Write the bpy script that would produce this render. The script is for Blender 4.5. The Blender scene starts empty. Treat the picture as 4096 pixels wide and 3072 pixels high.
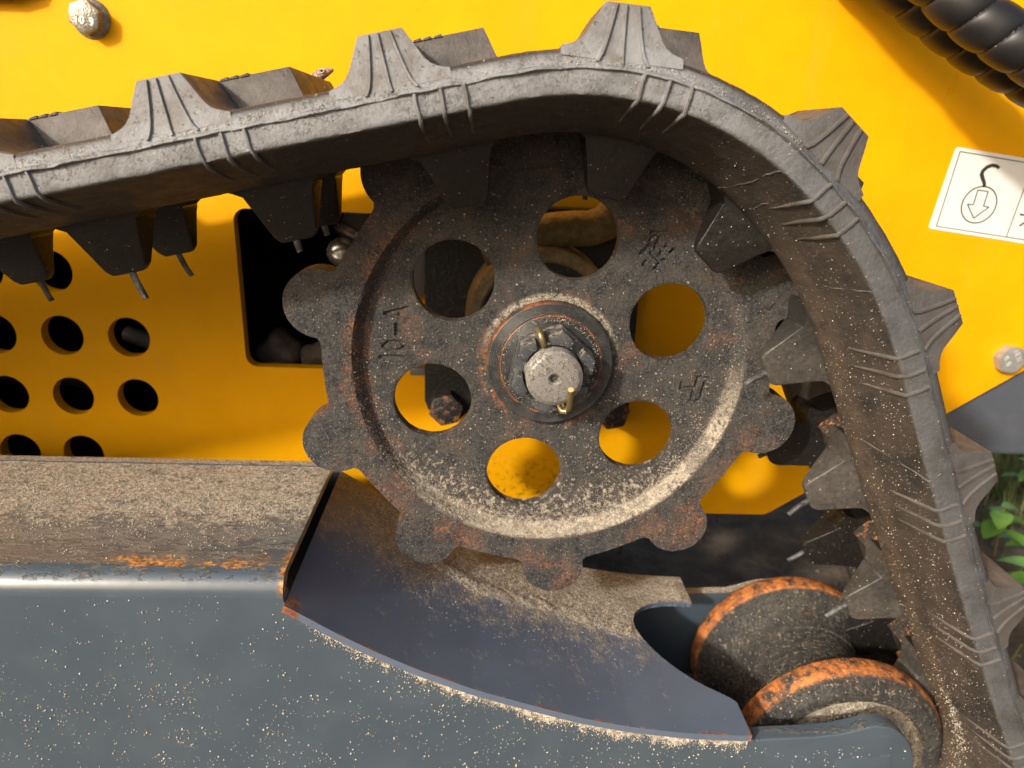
import bpy, bmesh, math, random
import numpy as np
from mathutils import Vector, Matrix
from mathutils.geometry import delaunay_2d_cdt

random.seed(7); rng = np.random.default_rng(7)
S = 0.058                       # metres per working unit (one unit = radius of the sprocket's hole circle)
R = math.radians
scn = bpy.context.scene
COL = scn.collection

# ------------------------------------------------------------------ camera
def set_camera():
    C = np.array([-0.5983, -5.2417, 1.6722]); p, y, r = -0.3412, 0.0579, 0.0454
    f = np.array([math.sin(y)*math.cos(p), math.cos(y)*math.cos(p), math.sin(p)])
    rt = np.array([math.cos(y), -math.sin(y), 0]); up = np.cross(rt, f)
    rr = math.cos(r)*rt + math.sin(r)*up; uu = -math.sin(r)*rt + math.cos(r)*up
    cam = bpy.data.cameras.new('camera'); o = bpy.data.objects.new('camera', cam); COL.objects.link(o)
    M = Matrix(((rr[0], uu[0], -f[0], C[0]*S), (rr[1], uu[1], -f[1], C[1]*S), (rr[2], uu[2], -f[2], C[2]*S), (0, 0, 0, 1)))
    o.matrix_world = M
    cam.sensor_width = 36; cam.lens = 36*2747.35/4096
    cam.clip_start = 0.005; cam.clip_end = 2000
    cam.dof.use_dof = True; cam.dof.focus_distance = 4.7*S; cam.dof.aperture_fstop = 13.0
    scn.camera = o
set_camera()

# ------------------------------------------------------------------ light
SUN = Vector((1.0, 1.0, -0.69)).normalized()      # direction the light travels
elev = math.asin(-SUN.z)
azim = math.atan2(-SUN.x, -SUN.y)                 # compass angle of the sun seen from the scene, from +Y towards +X
w = bpy.data.worlds.new('World'); scn.world = w; w.use_nodes = True
nt = w.node_tree; bg = nt.nodes['Background']
sky = nt.nodes.new('ShaderNodeTexSky'); sky.sky_type = 'NISHITA'; sky.sun_disc = False
sky.sun_elevation = elev; sky.sun_rotation = azim; sky.air_density = 1.2; sky.dust_density = 8.0; sky.ozone_density = 1.2
nt.links.new(sky.outputs[0], bg.inputs[0]); bg.inputs[1].default_value = 0.15
sl = bpy.data.lights.new('sun', 'SUN'); sl.energy = 3.0; sl.angle = R(3.2); sl.color = (1.0, 0.95, 0.86)
so = bpy.data.objects.new('sun', sl); COL.objects.link(so); so.rotation_euler = SUN.to_track_quat('-Z', 'Y').to_euler()
scn.view_settings.view_transform = 'Standard'; scn.view_settings.look = 'None'
scn.view_settings.exposure = 0.36; scn.view_settings.gamma = 1.0

# ------------------------------------------------------------------ material helpers
class MB:
    """small node builder; coordinates are world position in working units"""
    def __init__(s, name):
        s.m = bpy.data.materials.new(name); s.m.use_nodes = True; s.t = s.m.node_tree
        s.b = s.t.nodes['Principled BSDF']
        g = s.n('ShaderNodeNewGeometry'); s.N = g.outputs['Normal']
        v = s.n('ShaderNodeVectorMath'); v.operation = 'SCALE'; s.t.links.new(g.outputs['Position'], v.inputs[0]); v.inputs['Scale'].default_value = 1/S
        s.P = v.outputs[0]
        q = s.n('ShaderNodeSeparateXYZ'); s.t.links.new(s.P, q.inputs[0]); s.X, s.Y, s.Z = q.outputs
        q = s.n('ShaderNodeSeparateXYZ'); s.t.links.new(s.N, q.inputs[0]); s.NX, s.NY, s.NZ = q.outputs
    def n(s, t): return s.t.nodes.new(t)
    def link(s, v, i):
        if isinstance(v, (int, float)): i.default_value = v
        elif isinstance(v, tuple): i.default_value = v if len(v) == 4 or len(i.default_value) == 3 else (*v, 1)
        else: s.t.links.new(v, i)
    def op(s, o, a, b=0.0, c=None, clamp=False):
        n = s.n('ShaderNodeMath'); n.operation = o; n.use_clamp = clamp
        s.link(a, n.inputs[0]); s.link(b, n.inputs[1])
        if c is not None: s.link(c, n.inputs[2])
        return n.outputs[0]
    def mul(s, a, b): return s.op('MULTIPLY', a, b)
    def add(s, a, b): return s.op('ADD', a, b)
    def sub(s, a, b): return s.op('SUBTRACT', a, b)
    def mx(s, a, b): return s.op('MAXIMUM', a, b)
    def inv(s, a): return s.op('SUBTRACT', 1.0, a)
    def ramp(s, v, a, b, lo=0.0, hi=1.0):
        n = s.n('ShaderNodeMapRange'); n.interpolation_type = 'SMOOTHSTEP'
        s.link(v, n.inputs[0]); n.inputs[1].default_value = a; n.inputs[2].default_value = b
        n.inputs[3].default_value = lo; n.inputs[4].default_value = hi; return n.outputs[0]
    def noise(s, scale, detail=4.0, rough=0.6, vec=None, dist=0.0):
        n = s.n('ShaderNodeTexNoise'); s.link(vec or s.P, n.inputs['Vector'])
        n.inputs['Scale'].default_value = scale; n.inputs['Detail'].default_value = detail
        n.inputs['Roughness'].default_value = rough; n.inputs['Distortion'].default_value = dist; return n.outputs['Fac']
    def stretch(s, sx, sy, sz):
        n = s.n('ShaderNodeVectorMath'); n.operation = 'MULTIPLY'; s.link(s.P, n.inputs[0]); n.inputs[1].default_value = (sx, sy, sz); return n.outputs[0]
    def specks(s, scale, dens, size=0.32, vec=None):
        """random round specks: dens = share of cells filled (value or socket)"""
        n = s.n('ShaderNodeTexVoronoi'); s.link(vec or s.P, n.inputs['Vector']); n.inputs['Scale'].default_value = scale
        c = s.n('ShaderNodeSeparateColor'); s.t.links.new(n.outputs['Color'], c.inputs[0])
        keep = s.op('LESS_THAN', c.outputs[0], dens)
        rad = s.op('MULTIPLY_ADD', c.outputs[1], size*0.65, size*0.35)
        inside = s.ramp(s.sub(rad, n.outputs['Distance']), 0.0, 0.10)
        return s.mul(keep, inside)
    def cmix(s, f, a, b):
        n = s.n('ShaderNodeMix'); n.data_type = 'RGBA'
        s.link(f, n.inputs[0]); s.link(a, n.inputs[6]); s.link(b, n.inputs[7]); return n.outputs[2]
    def rad(s, cx, cz):
        a = s.sub(s.X, cx); b = s.sub(s.Z, cz)
        return s.op('SQRT', s.add(s.mul(a, a), s.mul(b, b)))
    def band(s, v, a, b, e):      # soft window a..b with edge e
        return s.mul(s.ramp(v, a-e, a+e), s.ramp(v, b-e, b+e, 1.0, 0.0))
    def bump(s, h, dist, prev=None, strength=1.0):
        n = s.n('ShaderNodeBump'); s.link(h, n.inputs['Height']); n.inputs['Distance'].default_value = dist*S; n.inputs['Strength'].default_value = strength
        if prev is not None: s.t.links.new(prev, n.inputs['Normal'])
        return n.outputs[0]
    def done(s, col, rough=0.5, metal=0.0, normal=None, spec=0.5, coat=None):
        s.link(col, s.b.inputs['Base Color']); s.link(rough, s.b.inputs['Roughness']); s.link(metal, s.b.inputs['Metallic'])
        s.b.inputs['Specular IOR Level'].default_value = spec
        if normal is not None: s.t.links.new(normal, s.b.inputs['Normal'])
        if coat: s.b.inputs['Coat Weight'].default_value = coat[0]; s.b.inputs['Coat Roughness'].default_value = coat[1]
        return s.m

def sandcol(b):
    n = b.noise(60, 2, 0.5)
    return b.cmix(b.ramp(n, .35, .65), (.27, .225, .175, 1), (.58, .505, .405, 1))
def rustcol(b):
    n = b.noise(14, 5, 0.65)
    return b.cmix(b.ramp(n, .38, .66), (.16, .052, .022, 1), (.46, .155, .045, 1))

M = {}
def make_materials():
    # --- cast sprocket: black paint, rust, dust
    b = MB('cast_iron_painted')
    fine = b.noise(38, 5, .7); rough_n = b.noise(90, 3, .6)
    col = b.cmix(b.ramp(b.noise(11, 8, .75), .36, .64), (.015, .017, .020, 1), (.064, .062, .060, 1))
    grain = b.noise(55, 4, .75)
    col = b.cmix(b.ramp(grain, .50, .66), col, (.105, .105, .105, 1))
    col = b.cmix(b.ramp(grain, .48, .36), col, (.008, .009, .011, 1))
    r = b.rad(0, 0)
    lowr = b.mul(b.ramp(r, 1.5, 1.75), b.ramp(b.Z, -.2, -1.5))
    leftr = b.mul(b.band(r, 1.40, 1.64, .05), b.ramp(b.X, -.5, -1.3))
    topedge = b.mul(b.ramp(r, 1.78, 1.9), b.ramp(b.NZ, .2, .6))
    rustw = b.add(b.noise(2.4, 6, .68), b.add(b.add(b.mul(lowr, .09), b.mul(leftr, .14)), b.mul(topedge, .5)))
    rustm = b.mul(b.ramp(rustw, .535, .70), b.ramp(b.noise(42, 5, .75), .46, .60))
    hubr = b.mul(b.mul(b.band(r, .50, .58, .03), b.ramp(b.noise(5, 3, .6), .50, .58)), b.ramp(b.noise(40, 4, .7), .4, .55))
    rustm = b.mx(rustm, b.mul(hubr, .8))
    col = b.cmix(rustm, col, rustcol(b))
    # brown film
    col = b.cmix(b.mul(b.ramp(b.noise(5, 7, .72), .40, .62), .5), col, (.105, .085, .070, 1))
    # dust: fine specks everywhere, heavier low down and on the ledge of the rim
    low = b.ramp(b.Z, .9, -1.5)
    dens = b.add(.24, b.mul(low, .34))
    sp = b.mx(b.specks(24, b.mul(dens, .34), .27), b.specks(48, b.mul(dens, .85), .38))
    facing = b.ramp(b.add(b.mul(b.X, .35), b.mul(b.Z, -.95)), .35, 1.15)
    ledge = b.mul(b.mul(b.band(r, 1.465, 1.56, .02), facing), b.ramp(b.noise(3.5, 4, .6), .36, .52, .35, 1.0))
    pile = b.mul(b.ramp(b.sub(b.noise(16, 6, .75), b.sub(.62, b.mul(b.mul(b.ramp(b.Z, -.3, -1.25), b.ramp(r, .75, 1.35)), .13))), 0.0, .06), b.ramp(r, 1.57, 1.50))
    dust = b.mx(b.mx(sp, b.mul(ledge, b.ramp(b.noise(22, 5, .7), .32, .5))), pile)
    halo = b.mul(b.mul(b.band(r, .505, .56, .02), b.ramp(b.Z, .05, .4)), b.ramp(b.noise(24, 4, .7), .38, .52))
    dust = b.mx(dust, halo)
    col = b.cmix(dust, col, sandcol(b))
    h = b.add(b.mul(fine, .6), b.add(b.mul(rough_n, .35), b.mul(dust, .35)))
    M['cast'] = b.done(col, b.ramp(b.noise(20, 3), .3, .7, .5, .8), 0, b.bump(h, .036), .45)

    # --- machined hub flange with turning rings
    b = MB('turned_steel')
    r = b.rad(0, 0)
    rings = b.op('SINE', b.mul(r, 520.0))
    col = b.cmix(b.ramp(b.noise(9, 4), .35, .65), (.035, .038, .040, 1), (.075, .074, .072, 1))
    rr = b.mx(b.mul(b.band(r, .398, .412, .006), b.ramp(b.noise(6, 4, .6), .38, .5)), b.mul(b.ramp(r, .487, .503), b.mul(b.ramp(b.noise(4.2, 4, .6), .45, .56), b.ramp(b.X, .25, -.15))))
    col = b.cmix(b.mul(rr, .9), col, rustcol(b))
    dust = b.mx(b.specks(70, .32, .40), b.ramp(b.noise(26, 5, .75), .64, .72))
    dust = b.mul(dust, b.ramp(b.noise(5, 3), .35, .6, .35, 1.0))
    col = b.cmix(dust, col, sandcol(b))
    M['turned'] = b.done(col, .42, .25, b.bump(b.add(b.mul(rings, .16), b.mul(dust, .6)), .010), .5)

    # --- nut, shaft, cotter
    b = MB('blackened_nut')
    dust = b.mx(b.specks(60, .20, .36), b.ramp(b.add(b.noise(18, 6, .75), b.mul(b.ramp(b.NZ, .1, .7), .20)), .64, .74))
    col = b.cmix(dust, b.cmix(b.ramp(b.noise(20, 4), .35, .65), (.050, .056, .064, 1), (.085, .090, .098, 1)), sandcol(b))
    M['nut'] = b.done(col, .42, .2, b.bump(dust, .010), .5)
    b = MB('bare_steel_dusty')
    dust = b.mx(b.specks(75, .7, .42), b.ramp(b.noise(34, 5, .75), .50, .62))
    col = b.cmix(dust, (.24, .23, .22, 1), b.cmix(b.ramp(b.noise(40, 3), .4, .6), (.08, .06, .045, 1), (.44, .38, .31, 1)))
    M['shaft'] = b.done(col, .5, .3, b.bump(dust, .003), .5)
    b = MB('brass_plated_wire')
    col = b.cmix(b.mul(b.specks(60, .3, .4), .7), (.33, .255, .115, 1), sandcol(b))
    M['cotter'] = b.done(col, .33, .7)
    b = MB('cut_wire_end'); M['cutwire'] = b.done((.75, .68, .30, 1), .4, .4)

    # --- rubber
    b = MB('dusty_rubber')
    ay = b.op('ABSOLUTE', b.Y)
    base = b.cmix(b.ramp(b.noise(5, 6, .65), .35, .68), (.026, .023, .022, 1), (.060, .050, .043, 1))
    under = b.mul(b.ramp(b.X, 1.5, .5), b.ramp(b.Y, -1.275, -1.22))  # chamfer below the top run: its shade is painted in as a darker tone
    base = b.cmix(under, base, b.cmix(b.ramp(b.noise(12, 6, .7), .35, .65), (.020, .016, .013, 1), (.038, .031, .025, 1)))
    # grey bloom on the outer side wall and lugs
    bloom_sheen = b.mul(b.ramp(b.Y, -1.255, -1.280), b.ramp(b.noise(4.5, 6, .65), .25, .62, .35, 1.0))
    base = b.cmix(bloom_sheen, base, b.cmix(b.ramp(b.X, 1.6, .4), (.092, .098, .106, 1), (.235, .240, .255, 1)))  # top run paler than the right run: sun sheen painted into the grey
    brown = b.mul(b.mul(b.ramp(b.noise(2.2, 5, .6), .38, .60), .55), b.ramp(b.Y, -1.29, -1.24,   .25, 1.0))
    brown = b.mul(brown, b.inv(b.mul(under, .75)))
    base = b.cmix(brown, base, (.078, .060, .046, 1))
    crease = b.band(b.Y, -.82, -.56, .08)
    base = b.cmix(b.mul(b.mul(crease, b.ramp(b.X, 1.2, 1.7)), b.ramp(b.noise(8, 5, .6), .3, .62, .10, .6)), base, (.120, .085, .058, 1))
    scr = b.mul(b.ramp(b.noise(1.0, 4, .6, b.stretch(60, 9, 25)), .62, .70), .25)
    base = b.cmix(scr, base, (.22, .20, .18, 1))
    right = b.ramp(b.X, .6, 1.8)
    onside = b.ramp(b.Y, -1.2, -1.3)
    dens = b.add(.025, b.add(b.mul(right, .12), b.mul(onside, .03)))
    sp = b.mx(b.specks(30, dens, .26), b.specks(58, b.mul(dens, 1.8), .34))
    topdust = b.mul(b.mul(onside, b.ramp(b.X, 1.3, .4)), b.ramp(b.add(b.mul(b.noise(28, 6, .78), .7), b.mul(b.noise(3, 4, .6), .3)), .52, .62))
    dust = b.mx(sp, b.mul(b.mul(topdust, b.ramp(b.noise(70, 3, .7), .42, .58)), .45))
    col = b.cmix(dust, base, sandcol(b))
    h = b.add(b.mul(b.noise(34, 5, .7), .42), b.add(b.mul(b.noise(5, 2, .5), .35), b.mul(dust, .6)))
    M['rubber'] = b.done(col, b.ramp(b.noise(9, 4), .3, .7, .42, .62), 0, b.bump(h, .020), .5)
    b = MB('rubber_tread')
    base = b.cmix(b.ramp(b.noise(4, 6, .65), .35, .65), (.060, .051, .046, 1), (.115, .098, .086, 1))
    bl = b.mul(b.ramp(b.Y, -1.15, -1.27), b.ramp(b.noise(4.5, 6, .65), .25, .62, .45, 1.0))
    base = b.cmix(bl, base, b.cmix(b.ramp(b.noise(7, 5, .6), .4, .66), b.cmix(b.ramp(b.X, 1.6, .4), (.092, .088, .087, 1), (.235, .240, .255, 1)), b.cmix(b.ramp(b.X, 1.6, .4), (.080, .070, .064, 1), (.165, .155, .150, 1))))  # top-run lugs paler, with the sun sheen mixed into their colour
    dust = b.mx(b.specks(40, .06, .32), b.mul(b.mul(b.ramp(b.noise(30, 6, .78), .60, .70), b.ramp(b.X, 1.3, .4)), b.ramp(b.Y, -1.0, -1.25)))
    col = b.cmix(b.mul(dust, .7), base, sandcol(b))
    h = b.add(b.mul(b.noise(36, 5, .7), .42), b.add(b.mul(b.noise(6, 2, .5), .4), b.mul(dust, .5)))
    M['tread'] = b.done(col, b.ramp(b.noise(9, 4), .3, .7, .46, .66), 0, b.bump(h, .018), .45)
    b = MB('rubber_guide')
    base = b.cmix(b.ramp(b.noise(30, 5, .7), .35, .65), (.008, .0075, .007, 1), (.015, .014, .013, 1))
    dusty = b.mul(b.mul(b.mul(b.ramp(b.X, .7, 1.5), b.ramp(b.Z, 1.1, -.2)), b.ramp(b.Y, .15, -.25)), b.ramp(b.noise(3, 4, .55), .30, .60, .55, 1.0))  # part dust film, part painted sunlight on the front lugs at lower right
    base = b.cmix(dusty, base, b.cmix(b.ramp(b.noise(26, 6, .7), .35, .65), (.050, .046, .043, 1), (.085, .077, .070, 1)))
    worn = b.mul(b.mul(b.ramp(b.noise(14, 6, .72), .60, .70), .35), b.ramp(b.X, .2, 1.2, .15, 1.0))
    base = b.cmix(worn, base, (.085, .075, .066, 1))
    sp = b.mx(b.specks(34, .05, .24), b.specks(60, .07, .32))
    col = b.cmix(sp, base, sandcol(b))
    M['guide'] = b.done(col, b.ramp(b.noise(18, 4), .3, .7, .30, .44), 0, b.bump(b.add(b.mul(b.noise(40, 5, .7), .35), b.mul(b.noise(9, 2), .2)), .014), .45)
    b = MB('rusty_core'); M['core'] = b.done(b.cmix(b.ramp(b.noise(16, 5, .75), .50, .60), (.040, .034, .030, 1), b.cmix(b.ramp(b.noise(40, 4), .4, .6), (.24, .075, .025, 1), (.60, .27, .09, 1))), .8, 0, b.bump(b.noise(20, 5, .7), .03))
    b = MB('rubber_nub'); M['nub'] = b.done(b.cmix(b.ramp(b.noise(12, 4), .4, .6), (.035, .036, .038, 1), (.11, .115, .12, 1)), .5, 0, b.bump(b.noise(30, 4), .012))

    # --- yellow paint
    b = MB('yellow_paint')
    col = b.cmix(b.ramp(b.noise(1.5, 3), .35, .65), (.80, .362, .0006, 1), (.83, .388, .0008, 1))
    dirt = b.mul(b.specks(9, .035, .10), .8)
    smear = b.mul(b.mul(b.band(b.X, 3.4, 4.5, .3), b.band(b.Z, 1.5, 2.7, .3)), b.ramp(b.noise(1.0, 5, .7, b.stretch(9, 1, 1.6)), .60, .75))
    low = b.ramp(b.Z, -1.55, -2.4)
    splash = b.mul(b.mul(b.band(b.X, -.9, 1.0, .3), low), b.ramp(b.noise(13, 5, .75), .50, .64))
    film = b.mul(b.ramp(b.noise(1.0, 6, .7, b.stretch(1.2, 1, .5)), .52, .72), .10)
    col = b.cmix(film, col, (.50, .33, .10, 1))
    scr = b.mul(b.ramp(b.noise(1.0, 2, .5, b.stretch(30, 1, 2.2)), .735, .755), .35)
    col = b.cmix(scr, col, (.86, .52, .10, 1))
    col = b.cmix(b.mx(b.mul(dirt, .8), b.mx(b.mul(smear, .35), b.mul(splash, .85))), col, (.055, .045, .015, 1))
    h = b.add(b.mul(b.noise(7, 1), .25), b.add(b.mul(b.noise(60, 2), .10), b.mul(b.specks(7, .03, .08), 1.2)))
    M['yellow'] = b.done(col, b.ramp(b.noise(2.5, 5, .65), .3, .7, .50, .62), 0, b.bump(h, .006), .12)

    # --- grey paint of the track frame
    b = MB('grey_paint')
    base = b.cmix(b.ramp(b.noise(2, 4), .35, .65), (.056, .077, .100, 1), (.065, .087, .111, 1))
    top = b.ramp(b.NZ, .55, .85)
    # scuffed dusty upper face
    film = b.mul(top, b.ramp(b.add(b.noise(1.0, 7, .7, b.stretch(6, 14, 6)), b.mul(b.ramp(b.Y, -1.05, -.5),   .16)), .50, .62))
    base = b.cmix(b.mul(film, .8), base, (.165, .155, .140, 1))
    strip = b.mul(top, b.add(b.ramp(b.Y, -.75, -.15), -.0))
    sandm = b.mul(b.ramp(b.add(b.noise(1.0, 7, .72, b.stretch(7, 11, 7)), b.mul(strip, .26)), .60, .72), top)
    base = b.cmix(sandm, base, b.cmix(b.ramp(b.noise(45, 3, .6), .35, .65), (.20, .172, .140, 1), (.56, .50, .42, 1)))
    edge = b.mul(b.band(b.Y, -1.03, -.88, .04), b.band(b.X, -3.3, -1.93, .35))
    rustw = b.add(b.add(b.mul(b.noise(2.6, 3, .6, b.stretch(1, 2.2, 1)), .55), b.mul(b.noise(16, 5, .7, b.stretch(.6, 1.3, 1)), .45)), b.mul(b.mul(edge, top), .15))
    rustm = b.mul(b.mul(b.ramp(rustw, .605, .67), b.ramp(b.noise(1.0, 4, .7, b.stretch(26, 40, 26)), .40, .52)), top)
    spots = b.mul(b.mul(top, b.ramp(b.Y, -.25, -.6)), b.mul(b.ramp(b.X, -3.4, -2.2), b.ramp(b.noise(1.0, 5, .72, b.stretch(9, 16, 9)), .655, .70)))
    rustm = b.mx(rustm, spots)
    endr = b.mul(b.mul(b.ramp(b.X, -1.96, -1.90), b.ramp(b.Y, -.6, -1.0)), b.mul(b.ramp(b.noise(14, 5, .6), .36, .55), b.ramp(b.X, -1.80, -1.88)))
    rustm = b.mx(rustm, b.mul(endr, b.ramp(b.Z, -1.45, -1.36)))
    base = b.cmix(rustm, base, b.cmix(b.ramp(b.noise(22, 4, .6), .36, .62), (.15, .055, .022, 1), (.66, .27, .055, 1)))
    sp = b.mul(b.specks(19, .030, .16), b.inv(b.mul(top, .6)))
    col = b.cmix(sp, base, (.62, .55, .44, 1))
    scratch = b.mul(b.ramp(b.noise(1.0, 3, .5, b.stretch(3.5, 40, 40)), .68, .72), .12)
    col = b.cmix(scratch, col, (.28, .29, .29, 1))
    h = b.add(b.add(b.mul(b.noise(5, 2), .10), b.mul(film, b.mul(b.noise(1.0, 6, .72, b.stretch(9, 26, 9)), .9))), b.mx(b.mul(sandm, b.noise(34, 5, .75)), b.mul(sp, .8)))
    rough = b.add(.30, b.mul(b.mx(film, sandm), .45))
    M['grey'] = b.done(col, rough, 0, b.bump(h, .022), .5, (.6, .16))

    # --- grey paint of the curved guard (dust washes down it)
    b = MB('grey_paint_guard')
    base = b.cmix(b.ramp(b.noise(2, 4), .35, .65), (.090, .119, .174, 1), (.104, .134, .190, 1))
    wash = b.add(b.noise(1.0, 7, .70, b.stretch(7, 4.5, 7)), b.mul(b.ramp(b.Y, -.85, .55), .34))
    wash = b.sub(wash, b.mul(b.ramp(b.X, -1.0, -1.7), .10))
    crest = b.add(b.mul(b.ramp(b.X, -.5, -1.35), .58), b.sub(-.02, b.mul(b.ramp(b.X, .2, 1.0), .10)))
    heap = b.ramp(b.add(b.sub(b.Y, crest), b.mul(b.sub(b.noise(6, 5, .65), .5), .42)), -.06, .08)
    wash = b.add(wash, b.mul(heap, .26))
    dustm = b.mul(b.ramp(wash, .56, .86), b.ramp(b.noise(32, 4, .7), .28, .5, .45, 1.0))
    up = b.ramp(b.NZ, .3, .5)
    dustm = b.mul(dustm, up)
    col = b.cmix(b.mul(dustm, .92), base, b.cmix(b.ramp(b.noise(45, 3), .35, .65), (.17, .142, .108, 1), (.44, .38, .30, 1)))
    sp = b.specks(24, b.add(.05, b.mul(dustm, .10)), .20)
    col = b.cmix(sp, col, (.60, .53, .43, 1))
    er = b.mul(b.mul(b.ramp(b.Y, -1.165, -1.185), b.ramp(b.noise(7, 5, .65), .50, .60)), up)
    er = b.mx(er, b.mul(b.specks(6, .05, .10), up))
    corner = b.mul(b.mul(b.ramp(b.X, -1.76, -1.83), b.ramp(b.Y, -1.0, -1.15)), b.ramp(b.noise(16, 4), .3, .5))
    corner = b.mx(corner, b.mul(b.mul(b.ramp(b.X, 1.60, 1.64), b.ramp(b.Y, -1.12, -1.18)), b.ramp(b.noise(16, 4), .35, .5)))
    col = b.cmix(b.mx(er, corner), col, rustcol(b))
    M['guard'] = b.done(col, b.add(.36, b.mul(dustm, .4)), 0, b.bump(b.add(b.add(b.mul(b.mul(dustm, b.noise(30, 5, .75)), 1.0), b.mul(b.mul(heap, b.noise(9, 5, .65)), 3.0)), b.mul(sp, .7)), .020), .5, (.5, .22))

    # --- idler
    b = MB('idler_iron')
    r = b.rad(2.75, -3.42)
    base = b.cmix(b.ramp(b.noise(8, 6, .65), .35, .65), (.022, .024, .027, 1), (.060, .056, .052, 1))
    rim = b.ramp(r, .915, .94)
    rn = b.noise(7, 6, .68)
    orange = b.mul(rim, b.ramp(rn, .36, .52))
    base = b.cmix(orange, base, b.cmix(b.ramp(b.noise(16, 5, .65), .36, .62), (.20, .065, .022, 1), (.54, .19, .048, 1)))
    base = b.cmix(b.mul(b.inv(rim), b.mul(b.ramp(b.noise(5, 6, .7), .58, .68), .5)), base, (.16, .065, .04, 1))
    front = b.ramp(b.Y, -.66, -.70)
    sandr = b.mul(b.mul(front, b.band(r, .52, .705, .015)), b.ramp(b.noise(7, 5, .7), .30, .44))
    sp = b.mx(b.specks(22, .20, .26), b.specks(46, .34, .38))
    inner = b.mul(b.ramp(b.noise(26, 6, .78), .50, .62), .55)
    dust = b.mx(b.mx(sandr, b.mul(sp, .8)), b.mul(inner, b.inv(rim)))
    col = b.cmix(dust, base, b.cmix(b.ramp(b.noise(40, 3), .3, .7), (.24, .19, .13, 1), (.74, .64, .48, 1)))
    M['idler'] = b.done(col, b.ramp(b.noise(10), .3, .7, .45, .7), 0, b.bump(b.add(b.mul(b.noise(24, 5, .7), .7), dust), .024), .5)

    # --- misc
    b = MB('zinc_bolt'); M['zinc'] = b.done(b.cmix(b.ramp(b.noise(8, 4), .35, .65), (.33, .34, .34, 1), (.44, .44, .43, 1)), .30, .45, b.bump(b.noise(40, 3), .004))
    b = MB('yellow_zinc'); M['yzinc'] = b.done(b.cmix(b.ramp(b.noise(16, 5, .7), .38, .62), (.17, .155, .13, 1), (.30, .26, .21, 1)), .36, .45, b.bump(b.noise(50, 3), .006))
    b = MB('stamped_mark'); M['stamp'] = b.done((.78, .76, .66, 1), .35, .6)
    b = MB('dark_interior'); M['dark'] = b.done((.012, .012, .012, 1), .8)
    b = MB('black_bracket')
    sp = b.mx(b.specks(24, .10, .24), b.mul(b.ramp(b.noise(22, 6, .75), .58, .68), .5))
    M['black'] = b.done(b.cmix(sp, (.018, .019, .019, 1), (.20, .165, .125, 1)), .45, 0, b.bump(b.noise(22, 4), .012))
    b = MB('rusty_bolt_head')
    M['rbolt'] = b.done(b.cmix(b.ramp(b.noise(9, 5, .65), .50, .62), b.cmix(b.specks(40, .3, .35), (.02, .02, .02, 1), (.19, .16, .13, 1)), (.24, .10, .05, 1)), .5, .1, b.bump(b.noise(28, 4), .016))
    b = MB('tan_metal'); M['tan'] = b.done(b.cmix(b.ramp(b.noise(14, 5), .35, .7), (.22, .165, .075, 1), (.36, .28, .15, 1)), .5, .15, b.bump(b.noise(30, 4), .012))
    b = MB('fitting_metal'); M['fit'] = b.done(b.cmix(b.ramp(b.noise(6, 4), .4, .6), (.52, .51, .47, 1), (.66, .65, .62, 1)), .25, .8)
    b = MB('grey_hose_end'); M['fit2'] = b.done((.16, .16, .165, 1), .45, .2)
    b = MB('hose_black')
    M['hose'] = b.done(b.cmix(b.mul(b.specks(16, .05, .14), .8), b.cmix(b.ramp(b.noise(3, 4), .4, .65), (.010, .010, .011, 1), (.016, .016, .018, 1)), (.35, .33, .30, 1)), .44, 0, b.bump(b.noise(5, 1), .003), .45)
    b = MB('blade_grey'); M['blade'] = b.done(b.cmix(b.mx(b.mul(b.specks(9, .06, .10), .6), b.mul(b.ramp(b.noise(2, 5), .45, .7), .25)), (.075, .085, .105, 1), (.14, .145, .155, 1)), .42, 0, b.bump(b.noise(12, 3), .008))
    b = MB('label_white'); M['label'] = b.done(b.cmix(b.mul(b.specks(12, .10, .10), .6), (.78, .77, .74, 1), (.30, .28, .22, 1)), .22, 0, b.bump(b.noise(2.5, 2), .02), .5)
    b = MB('label_ink'); M['ink'] = b.done((.035, .035, .030, 1), .3)
    b = MB('label_line'); M['inkline'] = b.done((.07, .085, .065, 1), .3)
    b = MB('lizard_skin')
    pat = b.mx(b.ramp(b.noise(26, 3, .6, None, 1.2), .50, .60), b.mul(b.specks(60, .35, .42), .6))
    M['lizard'] = b.done(b.cmix(pat, (.46, .27, .20, 1), (.085, .058, .052, 1)), .55, 0, b.bump(b.noise(70, 2), .006))
    b = MB('lizard_eye'); M['eye'] = b.done((.008, .006, .005, 1), .15)
    b = MB('lizard_lid'); M['lid'] = b.done((.62, .42, .29, 1), .5)
    b = MB('soil')
    c = b.cmix(b.ramp(b.noise(1.4, 8, .7), .32, .68), (.115, .080, .052, 1), (.28, .20, .135, 1))
    c = b.cmix(b.ramp(b.noise(9, 5, .7), .56, .68), c, (.21, .17, .125, 1))
    M['soil'] = b.done(c, .95, 0, b.bump(b.add(b.noise(5, 8, .75), b.noise(1.2, 4)), .25))
    b = MB('leaf_green'); M['leaf'] = b.done(b.cmix(b.ramp(b.noise(1.5, 4), .35, .65), (.10, .23, .03, 1), (.19, .36, .055, 1)), .45)
    b.b.inputs['Subsurface Weight'].default_value = 0.0
    b = MB('grass_blade'); M['grass'] = b.done(b.cmix(b.ramp(b.noise(.8, 3), .35, .65), (.085, .13, .03, 1), (.17, .19, .06, 1)), .6)
    b = MB('stem_brown'); M['stem'] = b.done((.13, .12, .045, 1), .7)
    b = MB('stone'); M['stone'] = b.done(b.cmix(b.ramp(b.noise(4, 5), .35, .65), (.10, .075, .062, 1), (.18, .14, .115, 1)), .9, 0, b.bump(b.noise(9, 5), .03))
    b = MB('sand_grain')
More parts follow.
